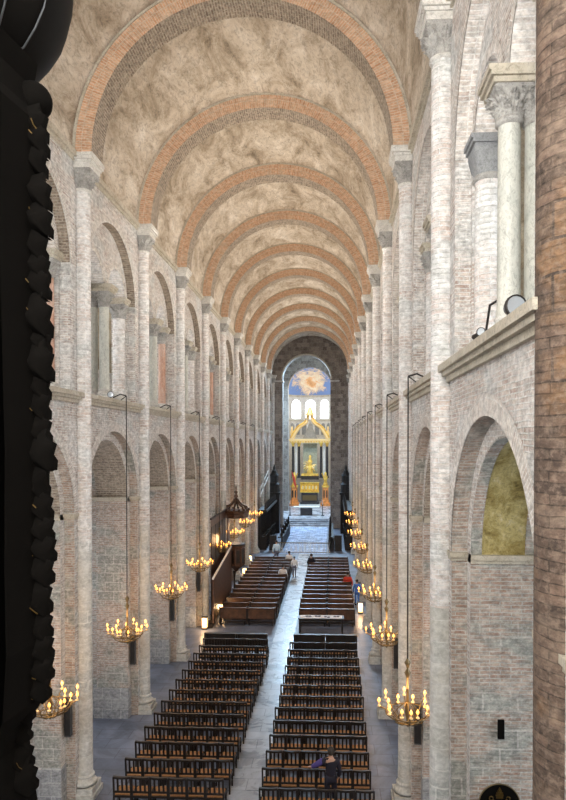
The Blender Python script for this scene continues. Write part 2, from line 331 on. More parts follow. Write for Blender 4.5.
# ---------------------------------------------------------------- side walls
def side_wall(s):
    P = lambda u, v, w: (s * w, u, v)
    mb = MB()
    for i in range(len(YB) - 1):
        y0, y1 = YB[i], YB[i + 1]; yc = (y0 + y1) / 2
        mossy = (s > 0 and i == 0)
        arch_panel(mb, P, y0, y1, 10.3, yc, 2.15, 0, ZSP, WX, 4.45, 'nave_wall', 'pier_brick', back=False)
        ring(mb, P, yc, ZSP, 2.15, 2.43, WX - .012, WX, 'ring_brick', sides=False)
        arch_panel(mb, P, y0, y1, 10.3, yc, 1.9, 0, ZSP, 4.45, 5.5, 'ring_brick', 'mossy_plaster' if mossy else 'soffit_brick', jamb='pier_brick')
        if mossy:
            ring(mb, P, yc, ZSP, 1.87, 1.9, 4.45, 4.62, 'pier_brick')
            ring(mb, P, yc, ZSP, 1.87, 1.9, 5.3, 5.5, 'pier_brick')
        # gallery: containing arch and twin arches
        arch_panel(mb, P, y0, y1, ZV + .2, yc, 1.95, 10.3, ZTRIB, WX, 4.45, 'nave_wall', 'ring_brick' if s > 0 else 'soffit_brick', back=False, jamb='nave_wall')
        ring(mb, P, yc, ZTRIB, 1.95, 2.2, WX - .012, WX, 'ring_brick', sides=False)
        for t in (-1, 1):
            a, b = sorted((yc, yc + t * 1.96))
            arch_panel(mb, P, a, b, ZV + .2, yc + t * .95, .74, 13.7, 13.7, 4.45, 4.95, 'nave_wall', 'ring_brick', n=14, bottom=True)
            ring(mb, P, yc + t * .95, 13.7, .74, .92, 4.438, 4.45, 'ring_brick', n=14, sides=False)
            a, b = sorted((y0 if t < 0 else y1, yc + t * 1.86))
            mb.box(*sorted((s * 4.45, s * 4.95)), a, b, 10.3, 13.7, 'nave_wall')
    # west end of the wall, behind and beside the organ gallery
    mb.box(*sorted((s * WX, s * 5.5)), -4, YB[0], 0, ZV + .2, 'nave_wall')
    o = mb.build('wall_left' if s < 0 else 'wall_right', kind='structure')
    # outer wall of aisle and gallery
    mb = MB(); mb.box(*sorted((s * 9, s * 9.4)), -4, 67, 0, 17, 'nave_wall'); mb.build('wall_outer_' + ('left' if s < 0 else 'right'), kind='structure')
    # slab between aisle and gallery
    mb = MB(); mb.box(*sorted((s * 5.5, s * 9)), -4, 67, 10.0, 10.3, 'pale_stone'); mb.build('floor_gallery_' + ('left' if s < 0 else 'right'), kind='structure')
    # aisle groin vaults
    mb = MB()
    for i in range(len(YB) - 1):
        y0, y1 = YB[i], YB[i + 1]; yc = (y0 + y1) / 2; N = 20; rows = []
        for a in range(N + 1):
            x = 5.5 + 3.5 * a / N; row = []
            for b in range(N + 1):
                y = y0 + (y1 - y0) * b / N
                za = ZSP + sqrt(max(0, 1.75 ** 2 - (x - 7.25) ** 2)) * 1.3; zb = ZSP + sqrt(max(0, 2.3 ** 2 - (y - yc) ** 2)) * .98
                row.append((s * x, y, max(za, zb)))
            rows.append(row)
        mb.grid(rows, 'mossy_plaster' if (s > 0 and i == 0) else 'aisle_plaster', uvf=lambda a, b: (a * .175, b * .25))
        # transverse arch of the aisle at the pier
        Q = lambda u, v, w: (s * u, w, v)
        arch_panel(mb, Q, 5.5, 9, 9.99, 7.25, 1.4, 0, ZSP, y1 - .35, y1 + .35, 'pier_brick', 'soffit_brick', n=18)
    mb.build('ceiling_aisle_' + ('left' if s < 0 else 'right'), kind='structure')
    # gallery half barrel
    mb = MB(); rows = []
    for a in range(15):
        t = pi / 2 * a / 14
        rows.append([(s * (4.95 + 4.05 * sin(t)), y, 12.6 + 3.8 * cos(t)) for y in (-4, 20, 44, 67)])
    mb.grid(rows, 'aisle_plaster', uvf=lambda a, b: (a * .4, b * 24)); mb.build('ceiling_gallery_' + ('left' if s < 0 else 'right'), kind='structure')
    # string course at the gallery floor and cornice under the vault
    mb = MB()
    for (d, z0, z1) in ((.07, 10.06, 10.15), (.14, 10.15, 10.22), (.20, 10.22, 10.33)):
        mb.box(*sorted((s * (WX - d), s * 4.6)), YB[0], YEND, z0, z1, 'cornice_stone')
    mb.build('trim_1' if s < 0 else 'trim_2', kind='structure')
    mb = MB()
    for (d, z0, z1) in ((.05, 16.08, 16.16), (.12, 16.16, 16.30)):
        mb.box(*sorted((s * (WX - d), s * 4.3)), -4, YEND, z0, z1, 'cornice_stone')
    mb.build('trim_3' if s < 0 else 'trim_4', kind='structure')
    # impost mouldings of the piers
    mb = MB()
    for y in YB:
        for (d, z0, z1) in ((.04, 7.14, 7.20), (.09, 7.20, 7.28)):
            if y < YEND: mb.box(*sorted((s * 4.45, s * (5.5 + d))), y - .62 - d, y + .62 + d, z0, z1, 'cornice_stone')
            mb.box(*sorted((s * (WX - d * .5), s * 4.46)), y - .37 - d, y + .37 + d, z0, z1, 'cornice_stone')
            mb.box(*sorted((s * 5.5, s * 5.85)), y - .35 - d, y + .35 + d, z0, z1, 'cornice_stone')
    mb.build('trim_5' if s < 0 else 'trim_6', kind='structure')
    # stone footing blocks of the piers
    mb = MB()
    for y in YB[:-1]:
        mb.box(*sorted((s * 4.43, s * 5.58)), y - .68, y + .68, 0, 1.0, 'block_stone')
        mb.box(*sorted((s * 5.5, s * 5.95)), y - .42, y + .42, 0, 1.0, 'block_stone')
    mb.build('baseboard_left' if s < 0 else 'baseboard_right', kind='structure')
for s in (-1, 1): side_wall(s)
# windows of aisles and galleries
nw = 0
def arched_pts(w, h, n=12):
    r = w / 2; return [(-r, 0), (r, 0)] + [(r * cos(pi * i / n), h - r + r * sin(pi * i / n)) for i in range(n + 1)]
for s in (-1, 1):
    for i in range(len(YB) - 1):
        yc = (YB[i] + YB[i + 1]) / 2
        for zb, ww, hh, mt in ((2.6, 1.3, 3.4, 'window_sky'), (11.9, 1.4, 2.8, 'window_bright')):
            nw += 1
            mb = MB(); pts = arched_pts(ww, hh)
            mb.face([(s * 8.93, yc + a, zb + b) for a, b in pts], mt)
            p = mb.build('window_%d' % nw, kind='structure')
            fr = MB(); big = arched_pts(ww + .3, hh + .3)
            m = len(pts)
            for j in range(m):
                a, b = pts[j], pts[(j + 1) % m]; c, d = big[(j + 1) % m], big[j]
                fr.face([(s * 8.9, yc + a[0], zb + a[1]), (s * 8.9, yc + b[0], zb + b[1]), (s * 8.9, yc + c[0], zb - .15 + c[1]), (s * 8.9, yc + d[0], zb - .15 + d[1])], 'pale_stone')
                fr.face([(s * 8.9, yc + d[0], zb - .15 + d[1]), (s * 8.9, yc + c[0], zb - .15 + c[1]), (s * 9, yc + c[0], zb - .15 + c[1]), (s * 9, yc + d[0], zb - .15 + d[1])], 'pale_stone')
            for zz in (.8, 1.6, 2.4): fr.box(*sorted((s * 8.9, s * 8.92)), yc - ww / 2, yc + ww / 2, zb + zz, zb + zz + .04, 'lead')
            fr.build('window_frame', p)
# west wall behind the camera
mb = MB(); mb.box(-9, 9, -4.4, -4, 0, 21, 'nave_wall'); mb.build('wall_back', kind='structure')
nw += 1
mb = MB(); mb.face([(2.6 * cos(2 * pi * i / 40), -3.95, 13.2 + 2.6 * sin(2 * pi * i / 40)) for i in range(40)], 'window_sky'); wn = mb.build('window_%d' % nw, kind='structure')
mb = MB()
for i in range(12):
    t = pi * 2 * i / 12; mb.bar((.4 * cos(t), -3.9, 13.2 + .4 * sin(t)), (2.6 * cos(t), -3.9, 13.2 + 2.6 * sin(t)), .1, .1, 'pale_stone')
mb.tube([(2.6 * cos(2 * pi * i / 40), -3.9, 13.2 + 2.6 * sin(2 * pi * i / 40)) for i in range(41)], .15, 'pale_stone')
mb.build('window_frame', wn)
# ---------------------------------------------------------------- nave barrel vault
mb = MB(); N = 40; rows = []
for a in range(N + 1):
    t = pi * a / N; rows.append([(RV * cos(t), -4 + (YEND + 4) * b / 28, ZV + RV * sin(t)) for b in range(29)])
mb.grid(rows, 'vault_plaster', uvf=lambda a, b: (a * .33, b * 2.5)); mb.build('ceiling', kind='structure')
# transverse arches
for i, y in enumerate(YB):
    if i == len(YB) - 1: continue
    mb = MB(); Q = lambda u, v, w: (u, w, v)
    ring(mb, Q, 0, ZV + .02, 3.72, 4.25, y - .38, y + .38, 'voussoir', n=48, sides=False)
    ring(mb, Q, 0, ZV + .02, 3.72, 4.25, y + .38, y + .38, 'voussoir', n=48, sides=False)
    n = 48
    for j in range(n):
        a, b = pi * j / n, pi * (j + 1) / n
        f = lambda r, t, w: (r * cos(t), w, ZV + .02 + r * sin(t))
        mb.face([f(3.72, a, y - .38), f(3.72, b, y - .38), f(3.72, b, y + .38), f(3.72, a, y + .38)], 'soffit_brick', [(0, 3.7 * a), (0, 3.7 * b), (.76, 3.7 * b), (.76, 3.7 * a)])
        # thin raised outer rim
        mb.face([f(4.13, a, y - .41), f(4.13, b, y - .41), f(4.2, b, y - .41), f(4.2, a, y - .41)], 'cornice_stone')
        mb.face([f(4.13, a, y - .41), f(4.13, b, y - .41), f(4.13, b, y - .38), f(4.13, a, y - .38)], 'cornice_stone')
    o = mb.build('transverse_arch')
    tag(o, 'brick transverse arch spanning the barrel vault, %s from the viewer' % ORD[i], 'arch', 'transverse arches of the vault')

# ---------------------------------------------------------------- columns
def capital_mesh(mb, r0, z0, z1, rt, m, leaves=8, amp=.05, n=96, k=30, c=(0, 0)):
    """bell with two tiers of curling leaves and corner volutes, in one skin"""
    def tier(th, t, ta, tb, ph, cnt):
        u = (t - ta) / (tb - ta)
        if u < 0 or u > 1: return 0
        d = ((th + ph) * cnt / (2 * pi)) % 1; d = abs(d - .5) * 2
        wdt = .92 * (1 - u ** 4 * .55); msk = max(0, min(1, (wdt - d) / .12))
        lobe = .78 + .22 * cos(u * 20)
        vein = 1 - .35 * abs(sin(d * 7))
        return msk * lobe * vein * (.25 + .75 * u ** 2.5)
    rows = []
    for a in range(k + 1):
        t = a / k; row = []
        for j in range(n):
            th = 2 * pi * j / n
            base = r0 + (rt - r0) * (t ** 1.8)
            sq = min(1 / max(abs(cos(th)), abs(sin(th))), 1.34)
            rr = base * (1 + (sq - 1) * max(0, (t - .4) / .6) ** 1.2)
            l1 = tier(th, t, 0, .44, 0, leaves); l2 = tier(th, t, .2, .78, pi / leaves, leaves)
            cd_ = abs(((th - pi / 4) % (pi / 2) + pi / 4) % (pi / 2) - pi / 4)
            vol = max(0, 1 - abs(t - .86) / .12) * max(0, 1 - cd_ / .28)
            e_ = amp * max(l1, l2 * 1.05, vol * .8)
            row.append((c[0] + (rr + e_) * cos(th), c[1] + (rr + e_) * sin(th), z0 + (z1 - z0) * t))
        rows.append(row)
    mb.grid(rows, m, closed=True, smooth=False); mb.cap(rows[-1], m)
def base_mesh(mb, r, h, m, plw, plh):
    p = [(r * 1.55, plh)]
    for i in range(7): p.append((r * 1.35 + .2 * r * sin(pi * i / 6), plh + (h - plh) * .4 * i / 6))
    p += [(r * 1.2, plh + (h - plh) * .5), (r * 1.15, plh + (h - plh) * .65)]
    for i in range(5): p.append((r * 1.12 + .14 * r * sin(pi * i / 4), plh + (h - plh) * (.7 + .25 * i / 4)))
    p.append((r, h)); mb.lathe(p, m, n=24, caps=False)
    mb.box(-plw, plw, -plw, plw, plh * .45, plh, m); mb.box(-plw * 1.12, plw * 1.12, -plw * 1.12, plw * 1.12, 0, plh * .45, m)
def make_pier_column(dark=False):
    r = .19 if not dark else .36
    e = empty('engaged_column', (0, 0, 0), 'x', 'column', 'tall columns along the nave walls')
    mb = MB(); mb.lathe([(r * 1.03, .55), (r, 1.2), (r, 6.3)], 'dark_column_brick' if dark else 'lower_column', n=28, caps=False)
    mb.lathe([(r, 6.3), (r, 15.45)], 'dark_column_brick' if dark else 'column_brick', n=28, caps=False); mb.build('shaft', e)
    mb = MB(); base_mesh(mb, r, .58, 'lower_column' if not dark else 'dark_column_brick', r * 1.6, .3); mb.build('base', e)
    mb = MB(); mb.lathe([(r, 15.40), (r + .035, 15.42), (r + .035, 15.46), (r, 15.48)], 'pale_stone', n=28, caps=False)
    capital_mesh(mb, r, 15.46, 15.93, r + .13, 'capital_stone', amp=.13, leaves=8); mb.build('capital', e)
    mb = MB()
    for d, z0, z1 in ((.33, 15.93, 16.06), (.36, 16.06, 16.12), (.40, 16.12, 16.20), (.42, 16.20, 16.27)): mb.box(-d, d, -d, d, z0, z1, 'pale_stone')
    mb.build('impost_block', e)
    return e
pc = make_pier_column(); first = True
dk = make_pier_column(True)
for s in (-1, 1):
    for i, y in enumerate(YB):
        side = 'left' if s < 0 else 'right'
        if i == 0:
            if s > 0: place(dk, True, (4.405, y + .02, 0), 'dark brown brick column cut by the right edge of the picture')
            continue
        n = i - 1
        lab = 'tall pale brick column against the %s nave wall, %s from the viewer' % (side, ORD[n])
        place(pc, first, (s * 4.1, y, 0), lab); first = False

def make_gallery_column(mat, r, label_cat='column', plaincap=False):
    e = empty('gallery_column', (0, 0, 0), 'x', label_cat, 'small columns in the gallery openings')
    mb = MB(); mb.lathe([(r * 1.05, .34), (r, .6), (r * .96, 2.8)], mat, n=24, caps=False); mb.build('shaft', e)
    mb = MB(); base_mesh(mb, r, .36, 'pale_stone', r * 1.5, .16); mb.build('base', e)
    mb = MB()
    mb.lathe([(r, 2.76), (r + .03, 2.79), (r + .03, 2.83), (r, 2.86)], 'capital_stone', n=24, caps=False)
    if plaincap:
        rows = []
        for t in (0, .12, .3, 1):
            d = r * (1.0 + .25 * t); q = .3 if t == 0 else 1
            row = []
            for j in range(24):
                th = 2 * pi * j / 24; sq = 1 / max(abs(cos(th)), abs(sin(th)))
                row.append((d * (1 + (sq - 1) * min(1, t * 2.5)) * cos(th), d * (1 + (sq - 1) * min(1, t * 2.5)) * sin(th), 2.85 + .37 * t))
            rows.append(row)
        mb.grid(rows, 'grey_block', closed=True)
    else:
        capital_mesh(mb, r, 2.84, 3.2, r + .09, 'capital_stone', amp=.12)
    mb.build('capital', e)
    mb = MB()
    for d, z0, z1 in ((.26, 3.2, 3.27), (.30, 3.27, 3.33), (.33, 3.33, 3.40)): mb.box(-d, d, -.30 if d > .3 else -d, .30 if d > .3 else d, z0, z1, 'grey_block' if plaincap else 'cornice_stone')
    mb.build('abacus', e)
    return e
gm = make_gallery_column('marble', .145); gj = make_gallery_column('column_brick', .2, plaincap=False); gp = make_gallery_column('column_brick', .21, plaincap=True)
gr = make_gallery_column('red_marble', .145)
f1 = f2 = f3 = f4 = True
for s in (-1, 1):
    side = 'left' if s < 0 else 'right'
    for i in range(len(YB) - 1):
        if s < 0 and i == 0: continue
        yc = (YB[i] + YB[i + 1]) / 2
        for (dx, wd) in ((4.5, 'nave-side'), (4.84, 'rear')):
            lab = '%s marble shaft of the column pair in the %s gallery opening on the %s' % (wd, ORD[i if s > 0 else i - 1], side)
            place(gm, f1, (s * dx, yc, 10.3), lab); f1 = False
        for t, wd in ((-1, 'near'), (1, 'far')):
            lab = 'round brick half-column at the %s jamb of the %s gallery opening on the %s' % (wd, ORD[i if s > 0 else i - 1], side)
            if s > 0 and i == 0 and t > 0: place(gp, True, (s * 4.66, yc + t * 1.70, 10.3), lab)
            elif s < 0 and i % 2 == 1 and t > 0: place(gr, f4, (s * 4.66, yc + t * 1.76, 10.3), 'reddish column at the %s jamb of the %s gallery opening on the %s' % (wd, ORD[i - 1], side)); f4 = False
            else: place(gj, f3, (s * 4.66, yc + t * 1.74, 10.3), lab); f3 = False

# ---------------------------------------------------------------- crossing, choir, apse
CX = -.5
Q = lambda u, v, w: (u, w, v)
mb = MB(); arch_panel(mb, Q, -5.5, 5.5, 21, CX, 2.55, 0, 15.85, 66, 67.2, 'crossing_stone', 'crossing_stone', n=32, jamb='crossing_stone')
ring(mb, Q, CX, 15.85, 2.55, 2.72, 65.94, 66, 'cornice_stone', n=32)
for s in (-1, 1):
    mb.box(*sorted((CX + s * 2.48, CX + s * 3.5)), 65.93, 67.3, 15.6, 15.72, 'pale_stone')
mb.build('wall_crossing', kind='structure')
mb = MB()
for s in (-1, 1): mb.box(*sorted((CX + s * 5.2, CX + s * 5.5)), 67.2, 78, 0, 21, 'pier_brick')
mb.face([(-6, 67.2, 21), (6, 67.2, 21), (6, 78, 21), (-6, 78, 21)], 'crossing_stone')
arch_panel(mb, Q, -6, 5.5, 21, CX, 2.73, 0, 15.8, 77, 78, 'crossing_stone', 'crossing_stone', n=32, jamb='block_stone')
mb.build('wall_choir', kind='structure')
mb = MB(); mb.face([(-9, 66.4, .02), (9, 66.4, .02), (9, 96, .02), (-9, 96, .02)], 'path_stone')
for j in range(4): mb.box(CX - 2.54, CX + 2.54, 67.2 + j * .5, 69.4, .15 * j + .02, .15 * j + .17, 'path_stone')
mb.box(CX - 5.2, CX + 5.2, 69.2, 92.6, .02, .62, 'path_stone'); mb.build('floor_choir', kind='structure')
AR = 4.1; AY = 88; CXA = -.98
mb = MB()
for s in (-1, 1): mb.face([(CXA + s * AR, 78, 0), (CXA + s * AR, AY, 0), (CXA + s * AR, AY, 16.05), (CXA + s * AR, 78, 16.05)], 'pale_stone')
rows = []
for z in (0, 4, 8, 12, 16.05): rows.append([(CXA + AR * cos(pi * j / 32), AY + AR * sin(pi * j / 32), z) for j in range(33)])
mb.grid(rows, 'pale_stone', uvf=lambda a, b: (b * .4, a * 4)); mb.build('wall_apse', kind='structure')
mb = MB(); rows = [[(CXA + AR * cos(pi * j / 24), y, 16.05 + AR * sin(pi * j / 24)) for y in (78, AY)] for j in range(25)]
mb.grid(rows, 'fresco'); mb.build('ceiling_choir', kind='structure')
mb = MB(); rows = []
for a in range(13):
    ph = pi / 2 * a / 12; rows.append([(AR * cos(ph) * cos(pi * j / 32), AR * cos(ph) * sin(pi * j / 32), AR * sin(ph)) for j in range(33)])
mb.grid(rows, 'fresco'); mb.build('ceiling_apse', kind='structure', loc=(CXA, AY, 16.05))
mb = MB()
for z0, z1, d in ((15.85, 16.15, .16), (12.3, 12.5, .12)):
    rows = []
    for rr, z in ((AR, z0), (AR - d, z0), (AR - d, z1), (AR, z1)): rows.append([(CXA + rr * cos(pi * j / 32), AY + rr * sin(pi * j / 32), z) for j in range(33)])
    mb.grid(rows, 'cornice_stone', smooth=False)
    for s in (-1, 1): mb.box(*sorted((CXA + s * (AR - d), CXA + s * AR)), 78, AY, z0, z1, 'cornice_stone')
mb.build('trim_7', kind='structure')
# apse windows and blind arcade
for j, deg in enumerate((90, 58, 122, 28, 152)):
    nw += 1; t = R(deg); mb = MB(); pts = arched_pts(1.42, 2.7)
    tr = lambda a, b, rr: (CXA + rr * cos(t) - a * sin(t), AY + rr * sin(t) + a * cos(t), 12.75 + b)
    mb.face([tr(a, b, AR - .12) for a, b in pts], 'window_apse'); wn = mb.build('window_%d' % nw, kind='structure')
    mb = MB(); big = arched_pts(1.85, 3.0); m = len(pts)
    for q in range(m):
        a, b = pts[q], pts[(q + 1) % m]; c, d = big[(q + 1) % m], big[q]
        mb.face([tr(*a, AR - .18), tr(*b, AR - .18), tr(c[0], c[1] - .12, AR - .18), tr(d[0], d[1] - .12, AR - .18)], 'pale_stone')
        mb.face([tr(*a, AR - .18), tr(*b, AR - .18), tr(*b, AR - .1), tr(*a, AR - .1)], 'pale_stone')
    mb.build('window_frame', wn)
mb = MB()
for j in range(11):
    t = R(20 + 14 * j); pts = arched_pts(.62, 1.7, 8)
    tr = lambda a, b, rr: (CXA + rr * cos(t) - a * sin(t), AY + rr * sin(t) + a * cos(t), 10.3 + b)
    mb.face([tr(a, b, AR - .1) for a, b in pts], 'grey_block')
    t2 = R(27 + 14 * j)
    if j < 10: mb.lathe([(.07, 10.3), (.07, 11.6), (.12, 11.8)], 'white_marble', (CXA + (AR - .2) * cos(t2), AY + (AR - .2) * sin(t2)), 8)
mb.build('trim_8', kind='structure')

# ---------------------------------------------------------------- high altar under its canopy
CXB = -.78
al = empty('baldachin', (CXB, 84, .62), 'tall gilded canopy with dark marble columns standing over the high altar', 'altar canopy')
for s in (-1, 1):
    mb = MB(); mb.box(*sorted((s * 1.45, s * 2.75)), -1.0, .6, 0, .35, 'copper_panel'); mb.box(*sorted((s * 1.6, s * 2.6)), -.9, .5, .35, .75, 'copper_panel')
    mb.box(*sorted((s * 1.72, s * 2.5)), -.8, .45, .75, 2.5, 'copper_panel'); mb.box(*sorted((s * 1.62, s * 2.6)), -.88, .5, 2.5, 2.7, 'gold')
    for q in (-1, 1): mb.box(*sorted((s * 2.11 + q * .1, s * 2.11 + q * .28)), -.83, -.8, 1.1, 2.1, 'black_marble')
    mb.build('pedestal', al)
    mb = MB(); mb.lathe([(.05, 2.7), (.34, 2.72), (.3, 3.0), (.18, 3.25), (.3, 3.6), (.32, 3.9), (.16, 4.15), (.17, 4.35), (.05, 4.55)], 'gold', (s * 2.1, -.3), 12); mb.tube([(s * 2.1, -.3, 3.8), (s * 1.8, -.5, 4.0), (s * 1.65, -.6, 4.4)], .09, 'gold'); mb.build('statue', al)
    for xx in (1.5, 2.32):
        mb = MB(); mb.lathe([(.28, 3.7), (.22, 3.9), (.17, 4.1), (.155, 7.9), (.15, 8.0)], 'black_marble', (s * xx, .35), 14); mb.build('column', al)
        mb = MB(); capital_mesh(mb, .15, 8.0, 8.5, .27, 'gold', amp=.05, n=24, k=8, c=(s * xx, .35)); mb.build('gilded_capital', al)
    mb = MB(); mb.lathe([(.22, 3.9), (.19, 8.1)], 'white_marble', (s * 1.92, .75), 14); mb.build('pilaster', al)
    # scrolls rising to the crown
    mb = MB(); pts = []
    for q in range(13):
        t = q / 12; pts.append((s * (2.35 * (1 - t) ** 1.6 + .12), .1, 9.0 + 3.6 * t ** .9 + .35 * sin(t * pi * 2)))
    mb.tube(pts, .24, 'gilt_pale', 8, rf=lambda t: 1.15 - .6 * t); mb.tube([(p[0] + s * .2, p[1] - .2, p[2] + .15) for p in pts], .1, 'gold', 6); mb.build('scroll', al)
    mb = MB(); mb.lathe([(.05, 9.0), (.26, 9.05), (.14, 9.4), (.26, 9.8), (.1, 10.3), (.14, 10.5), (.02, 10.75)], 'gilt_pale', (s * 2.45, .2), 10); mb.build('statue', al)
    mb = MB(); mb.lathe([(.18, 2.75), (.1, 3.2), (.06, 3.7), (.05, 5.0)], 'brass', (s * 2.95, -.6), 8); mb.build('candlestick', al)
mb = MB(); mb.box(-2.7, 2.7, 0, .75, 8.5, 8.75, 'gold'); mb.box(-2.9, 2.9, -.1, .85, 8.75, 9.0, 'gilt_pale')
for q in range(15): mb.box(-2.6 + q * .36, -2.44 + q * .36, -.06, 0, 8.52, 8.72, 'gilt_pale')
mb.build('entablature', al)
mb = MB(); mb.lathe([(.55, 12.2), (.62, 12.4), (.3, 12.7), (.36, 12.95), (.12, 13.3), (.2, 13.5), (.02, 13.8)], 'gilt_pale', (0, .1), 12); mb.build('crown', al)
mb = MB(); mb.box(-.95, .95, .8, .9, 4.2, 8.4, 'grey_green'); mb.face([(-1, .5, 9.05), (1, .5, 9.05), (0, .5, 11.4)], 'grey_block'); mb.box(-.5, .5, .3, .5, 9.05, 10.0, 'grey_block'); mb.build('back_panel', al)
mb = MB(); mb.box(-1.2, 1.2, -.1, .8, 3.5, 4.0, 'black_marble'); mb.box(-1.15, 1.15, -.2, .7, 4.0, 4.3, 'gold'); mb.build('shelf', al)
mb = MB(); rnd = random.Random(3)
mb.lathe([(.45, 4.3), (.36, 4.7), (.4, 5.1), (.28, 5.5), (.34, 6.0), (.15, 6.3), (.19, 6.6), (.02, 6.85)], 'gold', (0, .2), 14)
for q in range(30):
    a = rnd.uniform(0, 2 * pi); rr = rnd.uniform(.4, 1.05); x, z = rr * cos(a), 5.4 + rr * .9 * sin(a)
    mb.tube([(x * .3, .1, 5.4 + (z - 5.4) * .3), (x * .7, -.05, 5.4 + (z - 5.4) * .75 + .1), (x, -.1, z)], .1, 'gilt_pale' if q % 2 else 'gold', 5, rf=lambda t: 1 - .6 * t)
mb.build('sculpture_group', al)
at = empty('high_altar', (CXB, 83.0, .62), 'glowing amber altar block on a dark stepped base under the canopy', 'altar')
mb = MB(); mb.box(-1.25, 1.25, -.5, .2, 1.95, 3.1, 'amber_panel')
for a, b, c, d in ((-1.32, 1.32, 3.1, 3.2), (-1.32, 1.32, 1.85, 1.95)): mb.box(a, b, -.56, .2, c, d, 'gold')
for q in range(5): mb.lathe([(.02, 0), (.16, .01), (.02, .04)], 'gold', (0, 0), 8) if 0 else mb.box(-1.0 + q * .45, -.8 + q * .45, -.53, -.5, 2.3, 2.75, 'gilt_pale')
mb.build('altar_front', at)
mb = MB(); mb.box(-1.1, 1.1, -.6, .2, .6, 1.85, 'black_marble'); mb.box(-.95, .95, -.63, -.6, .8, 1.5, 'brass'); mb.build('pedestal', at)
mb = MB(); mb.box(-1.4, 1.4, -1.0, .2, 0, .3, 'white_marble'); mb.box(-1.25, 1.25, -.8, .2, .3, .6, 'black_marble'); mb.build('step', at)
fl = empty('banner', (CXB - 2.35, 81.8, .62), 'red and white banner on a pole left of the high altar', 'banner')
mb = MB(); mb.tube([(0, 0, 0), (0, 0, 4.9)], .03, 'brass'); mb.build('pole', fl)
mb = MB(); mb.grid([[(x * .45 + z * .25, .06 * sin(x * 9 + z), 4.8 - z * 1.7 - x * .9) for x in (0, .25, .5, .75, 1)] for z in (0, .3, .6, 1)], 'red_flag'); mb.build('cloth', fl)
ct = empty('table_altar', (CXB, 72.5, .62), 'broad dark table altar at the top of the choir steps', 'altar')
mb = MB(); mb.box(-1.5, 1.5, -.5, .5, .9, 1.0, 'white_marble'); mb.build('top', ct)
mb = MB(); mb.box(-.7, .7, -.35, .35, 0, .9, 'black_marble'); mb.build('pedestal', ct)
for s in (-1, 1):
    c = empty('altar_candlestick', (CXB + s * 1.9, 72.0, .62), 'tall dark candlestick on the %s of the table altar' % ('left' if s < 0 else 'right'), 'candlestick', 'candlesticks beside the table altar')
    mb = MB(); mb.lathe([(.2, 0), (.18, .06), (.05, .15), (.04, 1.2), (.1, 1.25), (.1, 1.3)], 'black_marble', n=10); mb.build('stand', c)
    mb = MB(); mb.lathe([(.035, 1.3), (.035, 1.8)], 'white_marble', n=8); mb.build('candle', c)

# ---------------------------------------------------------------- choir stalls and their towers
for s in (-1, 1):
    side = 'left' if s < 0 else 'right'
    st = empty('choir_stalls', (s * 3.3, 52, 0), 'bank of black carved choir stalls along the %s side of the choir' % side, 'choir stalls')
    xi, xo = -s * 1.35, s * .72
    mb = MB(); mb.box(*sorted((xo, xo - s * .12)), .2, 9.6, 0, 3.3, 'black_wood')
    for q in range(11): mb.box(*sorted((xo - s * .2, xo - s * .12)), .2 + q * .86, .3 + q * .86, .9, 3.2, 'black_wood')
    mb.build('back_panel', st)
    mb = MB(); mb.box(*sorted((xo, xo - s * .75)), .1, 9.7, 3.2, 3.4, 'black_wood')
    for q in range(10): mb.lathe([(.14, 3.4), (.1, 3.6), (.13, 3.7), (.01, 4.1)], 'black_wood', (xo - s * .6, .5 + q * .95), 6)
    mb.build('canopy', st)
    for q in range(9):
        mb = MB(); y = .3 + q * .98
        mb.box(*sorted((xo - s * .12, xo - s * .65)), y + .08, y + .9, .45, .52, 'black_wood')
        mb.box(*sorted((xo - s * .12, xo - s * .7)), y, y + .07, 0, 1.15, 'black_wood'); mb.ball((xo - s * .66, y + .035, 1.2), .08, 'black_wood', 6, 5)
        mb.build('seat', st)
    mb = MB(); mb.box(*sorted((xi, xi + s * .12)), .1, 9.6, 0, 1.05, 'black_wood'); mb.box(*sorted((xi - s * .03, xi + s * .4)), .1, 9.6, 1.05, 1.12, 'black_wood')
    for q in range(8): mb.box(*sorted((xi - s * .03, xi)), .3 + q * 1.08, .9 + q * 1.08, .2, .9, 'black_wood')
    for q in range(5): mb.lathe([(.1, 1.1), (.13, 1.3), (.05, 1.5), (.1, 1.7), (.01, 1.9)], 'black_wood', (xi + s * .1, .4 + q * 2.1), 6)
    mb.build('desk', st)
    mb = MB(); mb.box(*sorted((xi + s * .5, xi + s * 1.1)), 0, .12, 0, 1.3, 'black_wood'); mb.build('end_panel', st)
    tw = empty('choir_throne', (s * 3.62, 62.5, 0), 'tall black carved tower with a pointed top against the %s choir pier' % side, 'carved tower')
    mb = MB(); mb.box(-.55, .55, -.5, .5, 0, 4.0, 'black_wood'); mb.box(-.65, .65, -.6, .6, 3.9, 4.1, 'black_wood'); mb.build('lower_case', tw)
    mb = MB(); mb.lathe([(.55, 4.1), (.5, 4.8), (.62, 4.9), (.4, 5.1), (.42, 5.7), (.5, 5.8), (.28, 6.1), (.2, 6.3), (.1, 6.35), (.14, 6.55), (.02, 6.9)], 'black_wood', n=8, smooth=False); mb.build('spire', tw)
    rl = empty('sloping_handrail', (s * 4.0, 56.6, .9), 'pale sloping handrail rising beside the %s choir stalls' % side, 'handrail')
    mb = MB()
    for zz in (3.7, 4.3): mb.bar((0, -3.2, zz - .15), (0, 3.8, zz + 1.2), .07, .08, 'pale_stone')
    mb.build('rail', rl)
    for q in range(4):
        mb = MB(); y = -3 + q * 2.2; z = 3.4 + (y + 3.2) / 7 * 1.35; mb.bar((0, y, z), (0, y, z + 1.0), .06, .06, 'pale_stone'); mb.build('post', rl)
cr = empty('choir_rail', (0, 50.6, 0), 'low openwork metal rail closing the choir behind the pews', 'railing')
